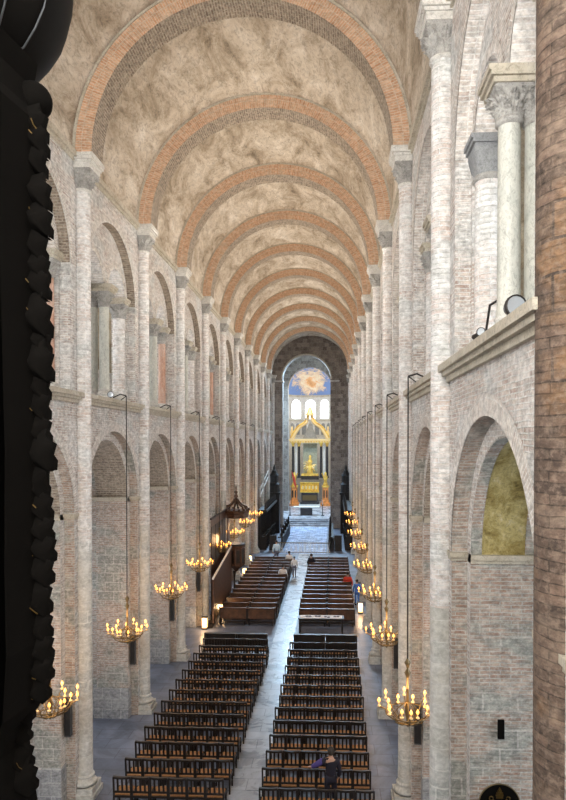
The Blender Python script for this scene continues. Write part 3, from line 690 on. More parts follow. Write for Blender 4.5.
mb = MB(); mb.box(-2.4, 2.1, -.03, .03, .85, .92, 'brass'); mb.box(-2.4, 2.1, -.03, .03, .1, .15, 'brass'); mb.build('rail', cr)
for q in range(24):
    mb = MB(); x = -2.35 + q * .19; mb.tube([(x, 0, .05), (x + .06 * (-1) ** q, 0, .5), (x, 0, .88)], .016, 'white_marble', 5); mb.build('baluster', cr)

# ---------------------------------------------------------------- pews
def make_pew():
    e = empty('pew', (0, 0, 0), 'x', 'pew', 'pews in the two front blocks'); L = 1.39
    mb = MB(); mb.box(-L / 2, L / 2, -.05, .36, .42, .46, 'pew_wood'); mb.build('seat', e)
    mb = MB(); mb.bar((-L / 2, -.10, .5), (L / 2, -.10, .5), .03, .5, 'pew_wood'); mb.box(-L / 2, L / 2, -.20, -.08, .78, .82, 'pew_wood')
    mb.box(-L / 2, L / 2, -.12, -.09, .25, .8, 'pew_wood'); mb.build('backrest', e)
    for s in (-1, 1):
        mb = MB(); x = s * L / 2
        mb.box(*sorted((x, x - s * .04)), -.16, .38, 0, .46, 'dark_wood'); mb.box(*sorted((x, x - s * .04)), -.17, -.05, .46, .86, 'dark_wood'); mb.build('end_panel', e)
    mb = MB(); mb.box(-L / 2 + .05, L / 2 - .05, -.42, -.24, .14, .18, 'dark_wood'); mb.box(-L / 2 + .1, -L / 2 + .14, -.42, -.1, 0, .14, 'dark_wood'); mb.box(L / 2 - .14, L / 2 - .1, -.42, -.1, 0, .14, 'dark_wood'); mb.build('kneeler', e)
    return e
pw = make_pew(); first = True
for s in (-1, 1):
    for k_ in range(15):
        for h, xx in (('aisle-side', 1.28), ('wall-side', 2.69)):
            jx = random.uniform(-.02, .02)
            place(pw, first, (s * (xx + (-.0 if s < 0 else 0)) + jx, 30.9 + k_ * 1.0, 0),
                  'brown wooden pew, %s half of the %s nearest row in the %s pew block' % (h, ORD[k_], 'left' if s < 0 else 'right')); first = False
# ---------------------------------------------------------------- chairs
def make_chair():
    e = empty('chair', (0, 0, 0), 'x', 'chair', 'rush-seated chairs in the two rear blocks')
    mb = MB(); rows = [[(x, y, .445 + .012 * (1 - (x / .2) ** 2)) for x in (-.2, -.1, 0, .1, .2)] for y in (-.18, 0, .2)]
    mb.grid(rows, 'rush'); mb.box(-.2, .2, -.18, .2, .42, .445, 'rush'); mb.build('seat', e)
    mb = MB()
    for y in (-.2, .2): mb.box(-.21, .21, y - .015, y + .015, .38, .43, 'dark_wood')
    for x in (-.21, .21): mb.box(x - .012, x + .012, -.2, .2, .38, .43, 'dark_wood')
    for x in (-.21, .21): mb.box(x - .01, x + .01, -.2, .2, .17, .2, 'dark_wood')
    mb.build('seat_frame', e)
    mb = MB(); n = 8; rows = []
    for z, yy in ((.0, 0), (.0, .03)): pass
    top = [(-.222 + .444 * i / n, .885 + .018 * (abs(2 * i / n - 1) ** 2)) for i in range(n + 1)]
    for i in range(n):
        (x0, z0), (x1, z1) = top[i], top[i + 1]
        mb.bar((x0, -.245, z0), (x1, -.245, z1), .06, .05, 'dark_wood')
    mb.build('top_rail', e)
    mb = MB(); mb.box(-.21, .21, -.215, -.195, .50, .55, 'dark_wood'); mb.build('cross_rail', e)
    for x in (-.11, 0, .11):
        mb = MB(); mb.bar((x, -.205, .52), (x, -.245, .88), .045, .018, 'dark_wood', up=(0, 1, 0)); mb.build('slat', e)
    for x in (-.21, .21):
        mb = MB(); mb.bar((x, -.20, 0), (x, -.2, .45), .04, .04, 'dark_wood'); mb.bar((x, -.2, .45), (x, -.245, .9), .04, .035, 'dark_wood'); mb.build('leg', e)
        mb = MB(); mb.bar((x, .2, 0), (x, .2, .45), .038, .038, 'dark_wood'); mb.build('leg', e)
    return e
ch = make_chair(); first = True
for s in (-1, 1):
    for k_ in range(13):
        yb = (15.05 if s < 0 else 14.72) + k_ * .895
        sh = random.uniform(-.03, .03)
        for c_ in range(6):
            x0 = s * (.68 + .455 * c_) + (.06 if s < 0 else .06) + sh
            place(ch, first, (x0, yb + random.uniform(-.012, .012), 0),
                  'rush-seated dark wooden chair %s from central aisle in %s nearest row of %s block' % (ORD[c_], ORD[k_], 'left' if s < 0 else 'right'), rz=random.uniform(-.02, .02)); first = False
# kneeling screens in front of the chairs
first = True
def make_screen():
    e = empty('kneeling_screen', (0, 0, 0), 'x', 'wooden screen', 'low screens in front of the chairs')
    mb = MB(); mb.box(-.66, .66, -.02, .02, .08, .80, 'dark_wood')
    mb.build('panel', e)
    mb = MB(); mb.box(-.68, .68, -.12, .06, .80, .84, 'dark_wood'); mb.build('ledge', e)
    for x in (-.64, .64):
        mb = MB(); mb.box(x - .03, x + .03, -.16, .12, 0, .80, 'dark_wood'); mb.build('end_post', e)
    return e
sc_ = make_screen()
for s in (-1, 1):
    for xx, h in ((1.24, 'aisle-side'), (2.62, 'wall-side')):
        place(sc_, first, (s * xx + .03, 26.55, 0), 'low dark panelled screen ahead of the %s chairs, %s half' % ('left' if s < 0 else 'right', h)); first = False
# table with leaflets
tb = empty('table', (1.72, 29.4, 0), 'long dark table with white leaflets standing behind the right pews', 'table')
mb = MB(); mb.box(-1.08, 1.08, -.3, .3, .74, .79, 'dark_wood'); mb.box(-1.0, 1.0, -.27, .27, .66, .74, 'dark_wood'); mb.build('top', tb)
for x in (-1.0, 1.0):
    for y in (-.24, .24):
        mb = MB(); mb.box(x - .035, x + .035, y - .035, y + .035, 0, .66, 'dark_wood'); mb.build('leg', tb)
mb = MB(); mb.box(-1.0, 1.0, -.27, .27, 0, .001, 'paper'); cl = mb.build('table_runner', None, loc=(1.72, 29.4, .791)); tag(cl, 'white cloth strip spread along the leaflet table', 'cloth')
rnd = random.Random(5)
lp = None
for q in range(12):
    mb = MB(); mb.box(-.06, .06, -.09, .09, 0, .02, 'paper_dark' if q % 3 else 'paper')
    o = mb.build('leaflet_stack', loc=(1.72 - .82 + q * .148, 29.4 + rnd.uniform(-.08, .08), .793)); o.rotation_euler[2] = rnd.uniform(-.3, .3)
    tag(o, '%s stack of leaflets, %s from the left end of the table' % ('dark' if q % 3 else 'white', ORD[q]), 'leaflets', 'leaflet stacks on the table')
# ---------------------------------------------------------------- pulpit
pp = empty('pulpit', (-3.36, 35.95, 0), 'carved brown wooden pulpit with a crown-topped sounding board at the left piers', 'pulpit')
mb = MB(); pr = [(.06, 1.55), (.18, 1.7), (.38, 1.85), (.50, 1.95), (.46, 2.0), (.48, 2.95), (.53, 3.0), (.53, 3.1), (.44, 3.12), (.40, 2.1)]
mb.lathe(pr, 'pulpit_wood', n=8, smooth=False, caps=False)
for q in range(8):
    t = 2 * pi * (q + .5) / 8; mb.bar((.44 * cos(t), .44 * sin(t), 2.1), (.44 * cos(t), .44 * sin(t), 2.85), .20, .04, 'dark_wood', up=(cos(t), sin(t), 0))
    t = 2 * pi * q / 8; mb.lathe([(.04, 2.0), (.05, 2.4), (.035, 2.95)], 'pulpit_wood', (.48 * cos(t), .48 * sin(t)), 6)
mb.lathe([(.44, 3.11), (.54, 3.13), (.5, 3.2), (.4, 3.18)], 'black_wood', n=16); mb.build('tub', pp)
mb = MB(); mb.lathe([(.14, 0), (.13, .1), (.06, .2), (.05, 1.2), (.1, 1.6)], 'dark_wood', (-.1, 0), 10); mb.build('support', pp)
mb = MB(); mb.lathe([(.66, 4.72), (.74, 4.77), (.70, 4.96), (.80, 5.02), (.74, 5.16), (.42, 5.17)], 'pulpit_wood', n=8, smooth=False); mb.lathe([(.001, 4.73), (.66, 4.73)], 'pulpit_wood', n=8, caps=False)
for q in range(16):
    t = 2 * pi * q / 16; mb.ball((.74 * cos(t), .74 * sin(t), 5.2), .075, 'pulpit_wood', 6, 5)
mb.build('sounding_board', pp)
for q in range(8):
    t = 2 * pi * q / 8; mb = MB()
    mb.tube([(.74 * cos(t) * f, .74 * sin(t) * f, z) for f, z in ((.95, 5.15), (.83, 5.36), (.5, 5.45), (.28, 5.6), (.1, 5.8))], .055, 'pulpit_wood', 5); mb.build('crown_rib', pp)
mb = MB(); mb.lathe([(.12, 5.75), (.06, 5.85), (.14, 5.95), (.05, 6.08), (.11, 6.2), (.03, 6.3), (.05, 6.45), (.01, 6.6)], 'pulpit_wood', n=10); mb.build('finial', pp)
mb = MB(); mb.box(-.50, -.44, -.3, .3, 3.1, 4.75, 'pulpit_wood'); mb.build('back_panel', pp)
ps = empty('pulpit_stair', (-3.72, 35.0, 0), 'dark wooden stair with a solid parapet climbing beside the piers to the pulpit', 'staircase')
for q in range(14):
    mb = MB(); mb.box(-.16, .12, -5.0 + q * .4, -4.6 + q * .4, 0 if q < 2 else .14 * q - .1, .14 * (q + 1), 'dark_wood'); mb.build('step', ps)
mb = MB(); x0, x1 = .12, .18; a = [(-5.0, .25), (.4, .5), (.4, 3.05), (-5.0, 2.4)]
mb.face([(x0, y, z) for y, z in a], 'pulpit_wood'); mb.face([(x1, y, z) for y, z in a], 'pulpit_wood')
for j in range(4): b, c = a[j], a[(j + 1) % 4]; mb.face([(x0, *b), (x1, *b), (x1, *c), (x0, *c)], 'pulpit_wood')
mb.build('parapet', ps)
mb = MB(); mb.bar((.15, -5.05, 2.42), (.15, .45, 3.1), .09, .06, 'white_marble'); mb.build('handrail', ps)
pb = empty('wood_panelling', (-3.885, 33.25, 0), 'tall brown wooden panelling behind the pulpit stair', 'panelling')
mb = MB(); mb.box(-.02, .0, -2.1, 2.1, 0, 5.15, 'pulpit_wood'); mb.box(-.05, .03, -2.15, 2.15, 5.15, 5.25, 'dark_wood'); mb.build('board', pb)
for q in range(4): mb = MB(); mb.box(0, .02, -2.05 + q * 1.05, -1.15 + q * 1.05, 2.9, 4.8, 'dark_wood'); mb.build('panel', pb)

# ---------------------------------------------------------------- chandeliers
def make_chandelier():
    e = empty('chandelier', (0, 0, 0), 'x', 'chandelier', 'chandeliers hanging in front of the nave arches')
    zc = EYE - 5.55
    mb = MB(); mb.tube([(0, 0, zc + 1.0), (0, 0, 10.45)], .016, 'iron', 5); mb.build('hanging_rod', e)
    mb = MB(); mb.tube([(0, 0, 10.45), (.18, 0, 10.5), (.4, 0, 10.4)], .02, 'iron', 5); mb.tube([(0, 0, 10.45), (.2, 0, 10.3), (.4, 0, 10.33)], .014, 'iron', 5); mb.build('wall_bracket', e)
    mb = MB(); mb.lathe([(.015, zc - .42), (.05, zc - .36), (.02, zc - .3), (.06, zc - .1), (.03, zc + .1), (.02, zc + .6), (.07, zc + .72), (.02, zc + .8), (.035, zc + .86), (.07, zc + .93), (.015, zc + 1.02)], 'brass', n=8); mb.build('stem', e)
    mb = MB()
    for rr, z in ((.46, zc - .12), (.24, zc - .28)):
        mb.tube([(rr * cos(2 * pi * i / 24), rr * sin(2 * pi * i / 24), z) for i in range(25)], .014, 'brass', 5)
    mb.build('ring', e)
    for q in range(8):
        t = 2 * pi * q / 8; mb = MB()
        mb.tube([(cos(t) * r_, sin(t) * r_, z) for r_, z in ((.02, zc - .36), (.18, zc - .34), (.38, zc - .22), (.47, zc - .05), (.6, zc))], .013, 'brass', 5)
        mb.tube([(cos(t) * r_, sin(t) * r_, z) for r_, z in ((.03, zc + .1), (.2, zc - .04), (.3, zc - .16), (.22, zc - .24), (.15, zc - .16))], .01, 'brass', 4)
        a = mb.build('arm', e)
        for rr, dt, z in ((.6, 0, zc), (.42, pi / 8, zc - .08)):
            mb = MB(); x, y = rr * cos(t + dt), rr * sin(t + dt)
            mb.lathe([(.035, z), (.04, z + .02), (.012, z + .02), (.012, z + .09)], 'gilt_pale', (x, y), 6)
            mb.lathe([(.012, z + .09), (.03, z + .115), (.03, z + .14), (.004, z + .19)], 'bulb', (x, y), 8); mb.build('candle_lamp', a)
    l = bpy.data.lights.new('chandelier_light', 'POINT'); l.energy = 55; l.color = (1, .58, .25); l.shadow_soft_size = .3
    lo = bpy.data.objects.new('chandelier_light', l); COL.objects.link(lo); lo.parent = e; lo.location = (0, 0, zc + .35)
    return e
cp = make_chandelier(); first = True
for s in (-1, 1):
    for i in range(1, 9):
        yc = (YB[i] + YB[i + 1]) / 2
        c = place(cp, first, (s * 3.84, yc, 0), 'lit brass chandelier on a rod at the %s arches, %s from the viewer' % ('left' if s < 0 else 'right', ORD[i - 1]), rz=0 if s > 0 else pi); first = False

# ---------------------------------------------------------------- column loudspeakers on piers
first = True
def make_speaker():
    e = empty('column_loudspeaker', (0, 0, 0), 'x', 'loudspeaker', 'slim loudspeakers on the piers')
    mb = MB(); mb.box(-.08, .08, -.12, 0, 0, .95, 'speaker_grey'); mb.build('cabinet', e)
    mb = MB(); mb.box(-.075, .075, -.125, -.12, .03, .92, 'black_wood'); mb.build('grille', e)
    mb = MB(); mb.box(-.02, .02, 0, .07, .3, .6, 'iron'); mb.build('bracket', e)
    return e
sp = make_speaker()
for s in (-1, 1):
    for i in range(1, 7):
        if s > 0 and i == 1: continue
        place(sp, first, (s * 4.325, YB[i] - .44, 1.75), 'slim dark loudspeaker on the near face of the %s pier on the %s' % (ORD[i - 1], 'left' if s < 0 else 'right')); first = False
# floor lanterns at column feet
first = True
def make_lantern():
    e = empty('floor_lantern', (0, 0, 0), 'x', 'lantern', 'glowing lanterns at the column feet')
    mb = MB(); mb.box(-.13, .13, -.13, .13, 0, .08, 'iron'); mb.build('base', e)
    mb = MB(); mb.box(-.11, .11, -.11, .11, .08, .55, 'lantern_glow'); mb.build('glass', e)
    mb = MB(); mb.box(-.13, .13, -.13, .13, .55, .59, 'iron'); mb.build('cap', e)
    l = bpy.data.lights.new('lantern_light', 'POINT'); l.energy = 22; l.color = (1, .62, .30); l.shadow_soft_size = .12
    lo = bpy.data.objects.new('lantern_light', l); COL.objects.link(lo); lo.parent = e; lo.location = (0, -.35, .5)
    return e
la = make_lantern()
for (x, y, t) in ((-3.48, 32.4, 'at the foot of the pulpit stair'), (-3.95, 29.85, 'at the foot of the fourth left column'), (-3.7, 41.8, 'beyond the pulpit by the left pews'), (-3.95, 46.5, 'beside the far left pews'), (3.75, 33.0, 'beside the right pews')):
    place(la, first, (x, y, 0), 'small glowing lantern on the floor ' + t); first = False

# ---------------------------------------------------------------- gallery floodlights and bars (right, near)
def floodlight(x, y, z, r, label, rz):
    e = empty('floodlight', (x, y, z), label, 'floodlight', 'floodlights on the gallery ledge', rz)
    mb = MB(); mb.box(-.05, .05, -.05, .05, 0, .02, 'iron'); mb.tube([(0, 0, .02), (0, 0, r * .9)], .012, 'iron', 5); mb.build('stand', e)
    mb = MB(); n = 16
    rows = [[(rr * cos(2 * pi * i / n), yy, r + .03 + rr * sin(2 * pi * i / n)) for i in range(n)] for rr, yy in ((.02, .12), (r * .6, .1), (r, -.02), (r, -.06), (r * .88, -.06))]
    mb.grid(rows, 'iron', closed=True); mb.build('housing', e)
    mb = MB(); mb.face([(r * .88 * cos(2 * pi * i / n), -.05, r + .03 + r * .88 * sin(2 * pi * i / n)) for i in range(n)], 'lens_glass'); mb.build('lens', e)
floodlight(4.12, 8.0, 10.33, .055, 'small black floodlight nearest the tall column on the right gallery ledge', .5)
floodlight(4.10, 7.74, 10.33, .055, 'small black floodlight second along the right gallery ledge', -.6)
floodlight(4.16, 6.62, 10.33, .12, 'large round floodlight at the foot of the marble gallery columns', .2)
floodlight(-4.12, 17.6, 10.33, .09, 'black floodlight on the left gallery ledge beside the chandelier bracket', .2)
floodlight(-4.12, 12.6, 10.33, .09, 'black floodlight on the left gallery ledge by the carved organ case', .2)
for i in range(2, len(YB) - 2):      # warm light of the ledge floods thrown up on the vault
    for s in (-1, 1):
        l = bpy.data.lights.new('vault_flood', 'SPOT'); l.energy = 850; l.color = (1, .89, .75); l.spot_size = R(100); l.spot_blend = 1; l.shadow_soft_size = .15
        o = bpy.data.objects.new('vault_flood', l); COL.objects.link(o); o.location = (s * 3.75, (YB[i] + YB[i + 1]) / 2, 10.7); o.rotation_euler = (0, s * R(133), 0)
e = empty('tie_bar', (4.3, 0, 0), 'bent black iron bar between the gallery columns on the right', 'iron bar')
mb = MB(); mb.tube([(.25, 8.25, 11.0), (.03, 8.3, 10.87), (.12, 8.9, 10.6)], .018, 'iron', 5); mb.build('bar', e)
# emblem board and niche on the near right pier
em = empty('emblem_board', (4.85, 9.72, 3.44), 'round black board with a pale crest at the foot of the near right pier', 'emblem board')
mb = MB(); n = 40
f = lambda r_, t, y: (r_ * cos(t), y, r_ * sin(t))
for i in range(n):
    a, b = 2 * pi * i / n, 2 * pi * (i + 1) / n
    mb.face([f(.31, a, -.04), f(.31, b, -.04), f(.31, b, .0), f(.31, a, .0)], 'ebony')
mb.face([f(.31, 2 * pi * i / n, -.04) for i in range(n)], 'ebony'); mb.face([f(.31, 2 * pi * i / n, 0) for i in range(n)], 'ebony'); mb.build('board', em)
mb = MB(); mb.tube([f(.315, 2 * pi * i / n, -.03) for i in range(n + 1)], .012, 'brass', 5); mb.build('rim', em)
mb = MB(); rows = [[(rr * cos(t), -.045 - .01 * (rr < .05), .14 + z + .4 * rr * 0 + rr * .0) for t in (pi, pi / 2, 0)] for rr, z in ((.05, 0),)]
for w_, z_ in ((.052, .10), (.058, .135), (.05, .17), (.032, .2)): mb.box(-w_, w_, -.055, -.04, z_, z_ + .024, 'dull_gilt')
mb.box(-.008, .008, -.055, -.04, .22, .27, 'dull_gilt'); mb.box(-.02, .02, -.055, -.04, .238, .25, 'dull_gilt')
for s in (-1, 1):
    mb.bar((-s * .13, -.05, -.09), (s * .11, -.05, .08), .018, .018, 'dull_gilt')
    mb.tube([(s * (.13 + .03 * cos(t)), -.05, .1 + .03 * sin(t)) for t in [2 * pi * i / 10 for i in range(11)]], .008, 'dull_gilt', 5)
mb.face([(-.06, -.052, .07), (.06, -.052, .07), (.055, -.052, -.03), (0, -.052, -.09), (-.055, -.052, -.03)], 'grey_green'); mb.build('crest', em)
mb = MB(); mb.box(-.05, .05, -.02, .02, 0, .30, 'ebony'); o = mb.build('niche_slot', loc=(4.93, 9.91, 4.36)); tag(o, 'small dark slot in the masonry of the near right pier', 'slot')  # black block in place of a hole, its inner shade put into the colour

# ---------------------------------------------------------------- people
def skin_obj(name, pts, edges, m, parent, sub=2):
    me = bpy.data.meshes.new(name); me.from_pydata([p[:3] for p in pts], edges, []); me.materials.append(MATS[m])
    o = bpy.data.objects.new(name, me); COL.objects.link(o); o.parent = parent
    md = o.modifiers.new('skin', 'SKIN'); md.use_smooth_shade = True
    if not me.skin_vertices: me.skin_vertices
    for i, p in enumerate(pts):
        r_ = p[3]; me.skin_vertices[0].data[i].radius = (r_ if isinstance(r_, tuple) else (r_, r_)); me.skin_vertices[0].data[i].use_root = (i == 0)
    sb = o.modifiers.new('sub', 'SUBSURF'); sb.levels = sb.render_levels = sub
    return o
def person(loc, rz, label, coat, trousers, hair='dark_hair', sit=False, arm_l=None, arm_r=None, sleeve_l=None, h=1.0, hairlen=.0):
    e = empty('person', loc, label, 'person', None, rz); e.scale = (h, h, h)
    hp = .92 if not sit else .52
    if sit: legs = {s: [(s * .1, 0, hp), (s * .11, .42, hp + .0), (s * .11, .44, .08), (s * .11, .56, .05)] for s in (-1, 1)}
    else: legs = {s: [(s * .09, 0, hp), (s * .1, .02, .5), (s * .1, 0, .09), (s * .1, .13, .04)] for s in (-1, 1)}
    sh = hp + .50
    AL = arm_l or [(-.19, 0, sh), (-.25, 0, sh - .28), (-.23, .1, sh - .52), (-.22, .13, sh - .6)]
    AR = arm_r or [(.19, 0, sh), (.25, 0, sh - .28), (.23, .1, sh - .52), (.22, .13, sh - .6)]
    pts = [(0, 0, hp, (.14, .10)), (0, 0, hp + .2, (.12, .085)), (0, 0, sh - .03, (.15, .10)), (0, .0, sh + .09, .05), (0, .02, sh + .17, (.068, .075)), (0, .02, sh + .27, (.075, .09)), (0, .01, sh + .33, .05)]
    ed = [(i, i + 1) for i in range(6)]
    for A in (AL, AR):
        b0 = len(pts); pts += [(*A[0], .055), (*A[1], .043), (*A[2], .032), (*A[3], .03)]; ed += [(2, b0), (b0, b0 + 1), (b0 + 1, b0 + 2), (b0 + 2, b0 + 3)]
    for s in (-1, 1):
        b0 = len(pts); L = legs[s]; pts += [(*L[0], .09), (*L[1], .06), (*L[2], .042), (*L[3], .035)]; ed += [(0, b0), (b0, b0 + 1), (b0 + 1, b0 + 2), (b0 + 2, b0 + 3)]
    body = skin_obj('body', pts, ed, 'skin', e)
    # fingers and face
    mb = MB()
    for A, s in ((AL, -1), (AR, 1)):
        x, y, z = A[3]; dx, dy, dz = [(A[3][i] - A[2][i]) for i in range(3)]; L = sqrt(dx * dx + dy * dy + dz * dz); dx, dy, dz = dx / L, dy / L, dz / L
        for q in range(4):
            o_ = (q - 1.5) * .018; ln = (.062, .075, .07, .055)[q]
            mb.tube([(x + o_ * .3, y + o_, z), (x + o_ * .3 + dx * ln * .6, y + o_ + dy * ln * .6, z + dz * ln * .6), (x + o_ * .3 + dx * ln - s * .01, y + o_ + dy * ln, z + dz * ln - .015)], .009, 'skin', 6, rf=lambda t: 1 - .25 * t)
        mb.tube([(x - s * .02, y + .02, z - .0), (x - s * .035 + dx * .03, y + .03 + dy * .03, z + dz * .03)], .01, 'skin', 6)
    mb.ball((-.027, .10, sh + .255), .011, 'paper', 6, 5); mb.ball((.027, .10, sh + .255), .011, 'paper', 6, 5)
    mb.ball((-.027, .108, sh + .255), .006, 'dark_hair', 6, 5); mb.ball((.027, .108, sh + .255), .006, 'dark_hair', 6, 5)
    mb.tube([(0, .10, sh + .26), (0, .122, sh + .215)], .011, 'skin', 6); mb.tube([(-.022, .10, sh + .18), (.022, .10, sh + .18)], .006, 'red_cloth', 5)
    for s in (-1, 1): mb.ball((s * .083, .02, sh + .235), .018, 'skin', 6, 5, 1.6)
    mb.build('hands_and_face', e)
    # clothes
    pts = [(0, 0, hp - .1, (.175, .135)), (0, 0, hp + .2, (.15, .115)), (0, 0, sh - .04, (.21, .15)), (0, 0, sh + .07, .085)]
    ed = [(0, 1), (1, 2), (2, 3)]; pl = len(pts)
    for A in (AL, AR):
        b0 = len(pts); pts += [(A[0][0] * .9, A[0][1], A[0][2] - .01, .10), (*A[1], .065), (*A[2], .052)]; ed += [(2, b0), (b0, b0 + 1), (b0 + 1, b0 + 2)]
    skin_obj('coat', pts, ed, coat, e)
    if sleeve_l: skin_obj('sleeve', [(AL[0][0] * .95, AL[0][1], AL[0][2], .105), (*AL[1], .082), (*AL[2], .068)], [(0, 1), (1, 2)], sleeve_l, e)
    L = legs[-1][::-1]; pts = []; ed = []
    pts = [(0, 0, hp, (.155, .125))]
    for s in (-1, 1):
        b0 = len(pts); L = legs[s]; pts += [(*L[0], .105), (*L[1], .075), (L[2][0], L[2][1], L[2][2] + .02, .06)]; ed += [(0, b0), (b0, b0 + 1), (b0 + 1, b0 + 2)]
    skin_obj('trousers', pts, ed, trousers, e)
    mb = MB()
    for s in (-1, 1):
        x, y, z = legs[s][2]; mb.box(x - .05, x + .05, y - .06, y + .2, z - .09, z + .0, 'ebony')
    mb.build('shoes', e)
    mb = MB(); rows = []
    for a in range(9):
        ph = pi * .62 * a / 8; rows.append([(.098 * sin(ph) * cos(t) * (1 if sin(t) < .3 else .9), .005 + .112 * sin(ph) * sin(t) * (1.0 if sin(t) < .3 else .72) - .01, sh + .262 + .115 * cos(ph) - (hairlen * max(0, -sin(t)) if a > 6 else 0)) for t in [2 * pi * j / 18 for j in range(18)]])
    mb.grid(rows, hair, closed=True); mb.build('hair', e)
    return e
shz = 1.42
person((2.22, 15.16, 0), .1, 'person in a dark coat standing among the right-hand chairs, arm out to the left', 'dark_coat', 'dark_coat', sleeve_l='purple_cloth',
       arm_l=[(-.18, .0, shz), (-.36, .12, shz - .16), (-.50, .30, shz - .34), (-.56, .36, shz - .36)], hairlen=.05, h=.89)
person((-1.93, 46.2, 0), .4, 'person in a pale blue shirt standing beyond the left pews by the choir stalls', 'pale_blue_cloth', 'paper_dark')
person((-.80, 43.93, 0), 0, 'person in white seated at the aisle end, farthest of the left pew sitters', 'white_cloth', 'dark_coat', sit=True)
person((.80, 42.93, 0), 0, 'person in dark clothes seated at the aisle end of the right pews', 'dark_coat', 'dark_coat', sit=True)
person((-.86, 38.93, 0), 0, 'person in a white top seated at the aisle side midway along the left pews', 'white_cloth', 'dark_coat', sit=True)
person((-.30, 41.6, 0), 0, 'person in pale clothes standing in the aisle beside the left pews', 'paper', 'paper_dark', h=.8)
person((3.18, 36.93, 0), .0, 'person in a red top seated at the wall end of the right pews', 'red_cloth', 'dark_coat', sit=True)
person((3.64, 34.7, 0), .2, 'person in blue clothes standing just outside the right pews', 'blue_cloth', 'blue_cloth', h=.8)

# ---------------------------------------------------------------- carved organ case at the left edge, close to the camera
og = empty('organ_case', (0, 0, 0), 'black carved wooden organ case with gilt foliage filling the left edge', 'organ case')
YO = 2.2
def px(x, y, Y=YO):      # size of the carving at its own distance, measured along the case front
    return ((x - 332.4) / 620 * Y + 2.255, Y, EYE - (y - 443.3) / 620 * Y)
mb = MB()
edge = [(34, 60), (30, 84), (36, 112), (42, 126), (42, 150), (40, 250), (42, 350), (44, 450), (43, 560), (44, 640), (40, 700), (26, 722), (22, 745), (24, 770), (30, 810)]
lft = -60
fr = [px(x, y) for x, y in edge]; n = len(fr)
for i in range(n - 1):
    a, b = fr[i], fr[i + 1]
    x0 = px(lft, 0)[0]
    mb.face([(x0, YO, a[2]), a, b, (x0, YO, b[2])], 'ebony'); mb.face([a, (a[0] - .03, YO - .25, a[2]), (b[0] - .03, YO - .25, b[2]), b], 'ebony')
mb.build('side_board', og)
# swelling bell-shaped console at the top
mb = MB(); c = px(-5, 0); pr = []
prof = [(0, 75), (20, 74), (32, 72), (50, 62), (64, 46), (75, 30), (82, 12), (87, -6), (90, -40)]
mb.lathe([((x + 40) * .80 / 620 * YO, EYE - (y - 14 - 443.3) / 620 * YO) for x, y in [(-38, 76)] + prof], 'ebony_gilt', (px(-40, 0)[0], YO), 40, caps=False)
mb.build('console', og)
mb = MB()
for k_ in range(5):
    t0 = -1.9 + k_ * .42
    pts = []
    for x, y in ((20, 73), (45, 66), (62, 49), (74, 31), (82, 10), (88, -20)):
        rr = (x + 40) * .80 / 620 * YO + .004; pts.append((px(-40, 0)[0] + rr * cos(t0), YO + rr * sin(t0), EYE - (y - 14 - 443.3) / 620 * YO))
    mb.tube(pts, .0035, 'speaker_grey' if k_ > 2 else 'ebony_gilt', 6)
mb.build('console_rib', og)
mb = MB(); c = px(32, 100); mb.ball((c[0], c[1] - .02, c[2]), 18.5 / 620 * YO, 'ebony', 20, 14); mb.build('knob', og)
tips = [(46, 143, 1), (47, 158, 1), (45, 178, 1), (49, 211, 1), (50, 238, 1), (45, 263, 1), (47, 282, .9), (48, 300, 1), (50, 338, 1.3), (48, 354, .8), (51, 382, 1.2), (47, 400, .9), (47, 420, 1), (48, 445, 1), (53, 471, 1.2), (46, 498, 1.2), (49, 521, 1), (50, 543, 1), (52, 563, 1), (50, 585, 1.1), (48, 615, 1.2), (48, 640, 1), (49, 662, 1), (49, 682, 1), (46, 702, 1), (29, 724, .8), (26, 745, .8), (28, 772, 1), (32, 795, 1.1)]
rnd = random.Random(11)
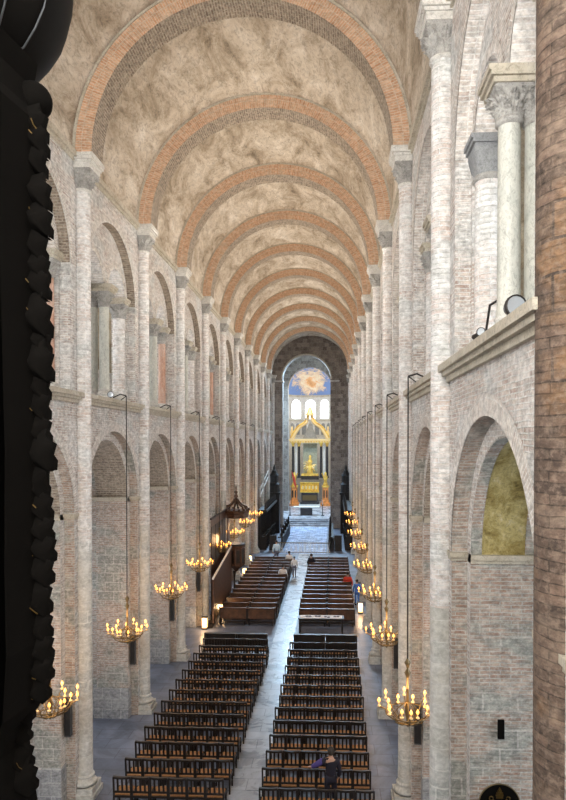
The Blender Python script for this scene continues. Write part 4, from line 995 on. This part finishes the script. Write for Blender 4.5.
for (tx, ty, sc) in tips:
    # an acanthus leaf: broad root, pointed curling tip, central rib, hollowed blade
    e_ = px(tx, ty); root = px(tx - 26 * sc, ty - 32 * sc); mb = MB(); rows = []; m_ = 9
    dx, dz = e_[0] - root[0], e_[2] - root[2]
    for a in range(m_ + 1):
        t = a / m_; cx = root[0] + dx * t; cz = root[2] + dz * (t ** 1.15); wd = .06 * sc * (sin(pi * min(1, t * .9 + .12)) ** .7) * (1 + .22 * sin(t * 22))
        lift = YO - .02 - .05 * sin(pi * t * .9) * sc
        nx, nz = -dz, dx; L = sqrt(nx * nx + nz * nz); nx, nz = nx / L, nz / L
        if a == m_: wd = .002
        rows.append([(cx + nx * wd * q, lift - .03 + .03 * (q * q) - .012 * (q == 0), cz + nz * wd * q) for q in (-1, -.6, -.25, 0, .25, .6, 1)])
    mb.grid(rows, 'ebony'); mb.grid([[(p[0], p[1] + .03, p[2]) for p in r_] for r_ in rows], 'ebony')
    for q in (0, -1):
        mb.grid([[r_[q], (r_[q][0], r_[q][1] + .03, r_[q][2])] for r_ in rows], 'ebony')
    lf = mb.build('acanthus_leaf', og)
    if rnd.random() < .75:
        mb = MB(); j0 = rnd.randint(2, 6); cq = rnd.choice((2, 3, 3, 4)); mb.tube([(p[0], p[1] - .004, p[2]) for p in [r_[cq] for r_ in rows[j0:j0 + rnd.choice((2, 3, 4))]]], rnd.uniform(.0012, .0028), 'dull_gilt', 5); mb.build('gilt_rib', lf)
for q in range(9):
    y_ = 180 + q * 62; mb = MB(); x_ = 14 + rnd.uniform(-3, 4)
    mb.tube([px(x_ + 5 * sin(t * 3), y_ + t * 26, YO - .01) for t in (0, .25, .5, .75, 1)], .004, 'dull_gilt', 5, rf=lambda t: .3 + sin(pi * t)); mb.build('gilt_tendril', og)
# the same case continues below and to the left
mb = MB(); x1 = px(12, 0)[0]; mb.box(x1 - .75, x1, YO - .5, YO - .02, 7.45, 11.4, 'ebony'); mb.build('case_post', og)
mb = MB(); mb.box(-4.1, 4.1, -3.9, .5, 7.2, 7.45, 'dark_wood'); mb.build('floor_organ_gallery', kind='structure')
for p_ in bpy.data.objects:
    if p_.parent is None and p_.type == 'EMPTY' and not p_.children: bpy.data.objects.remove(p_)
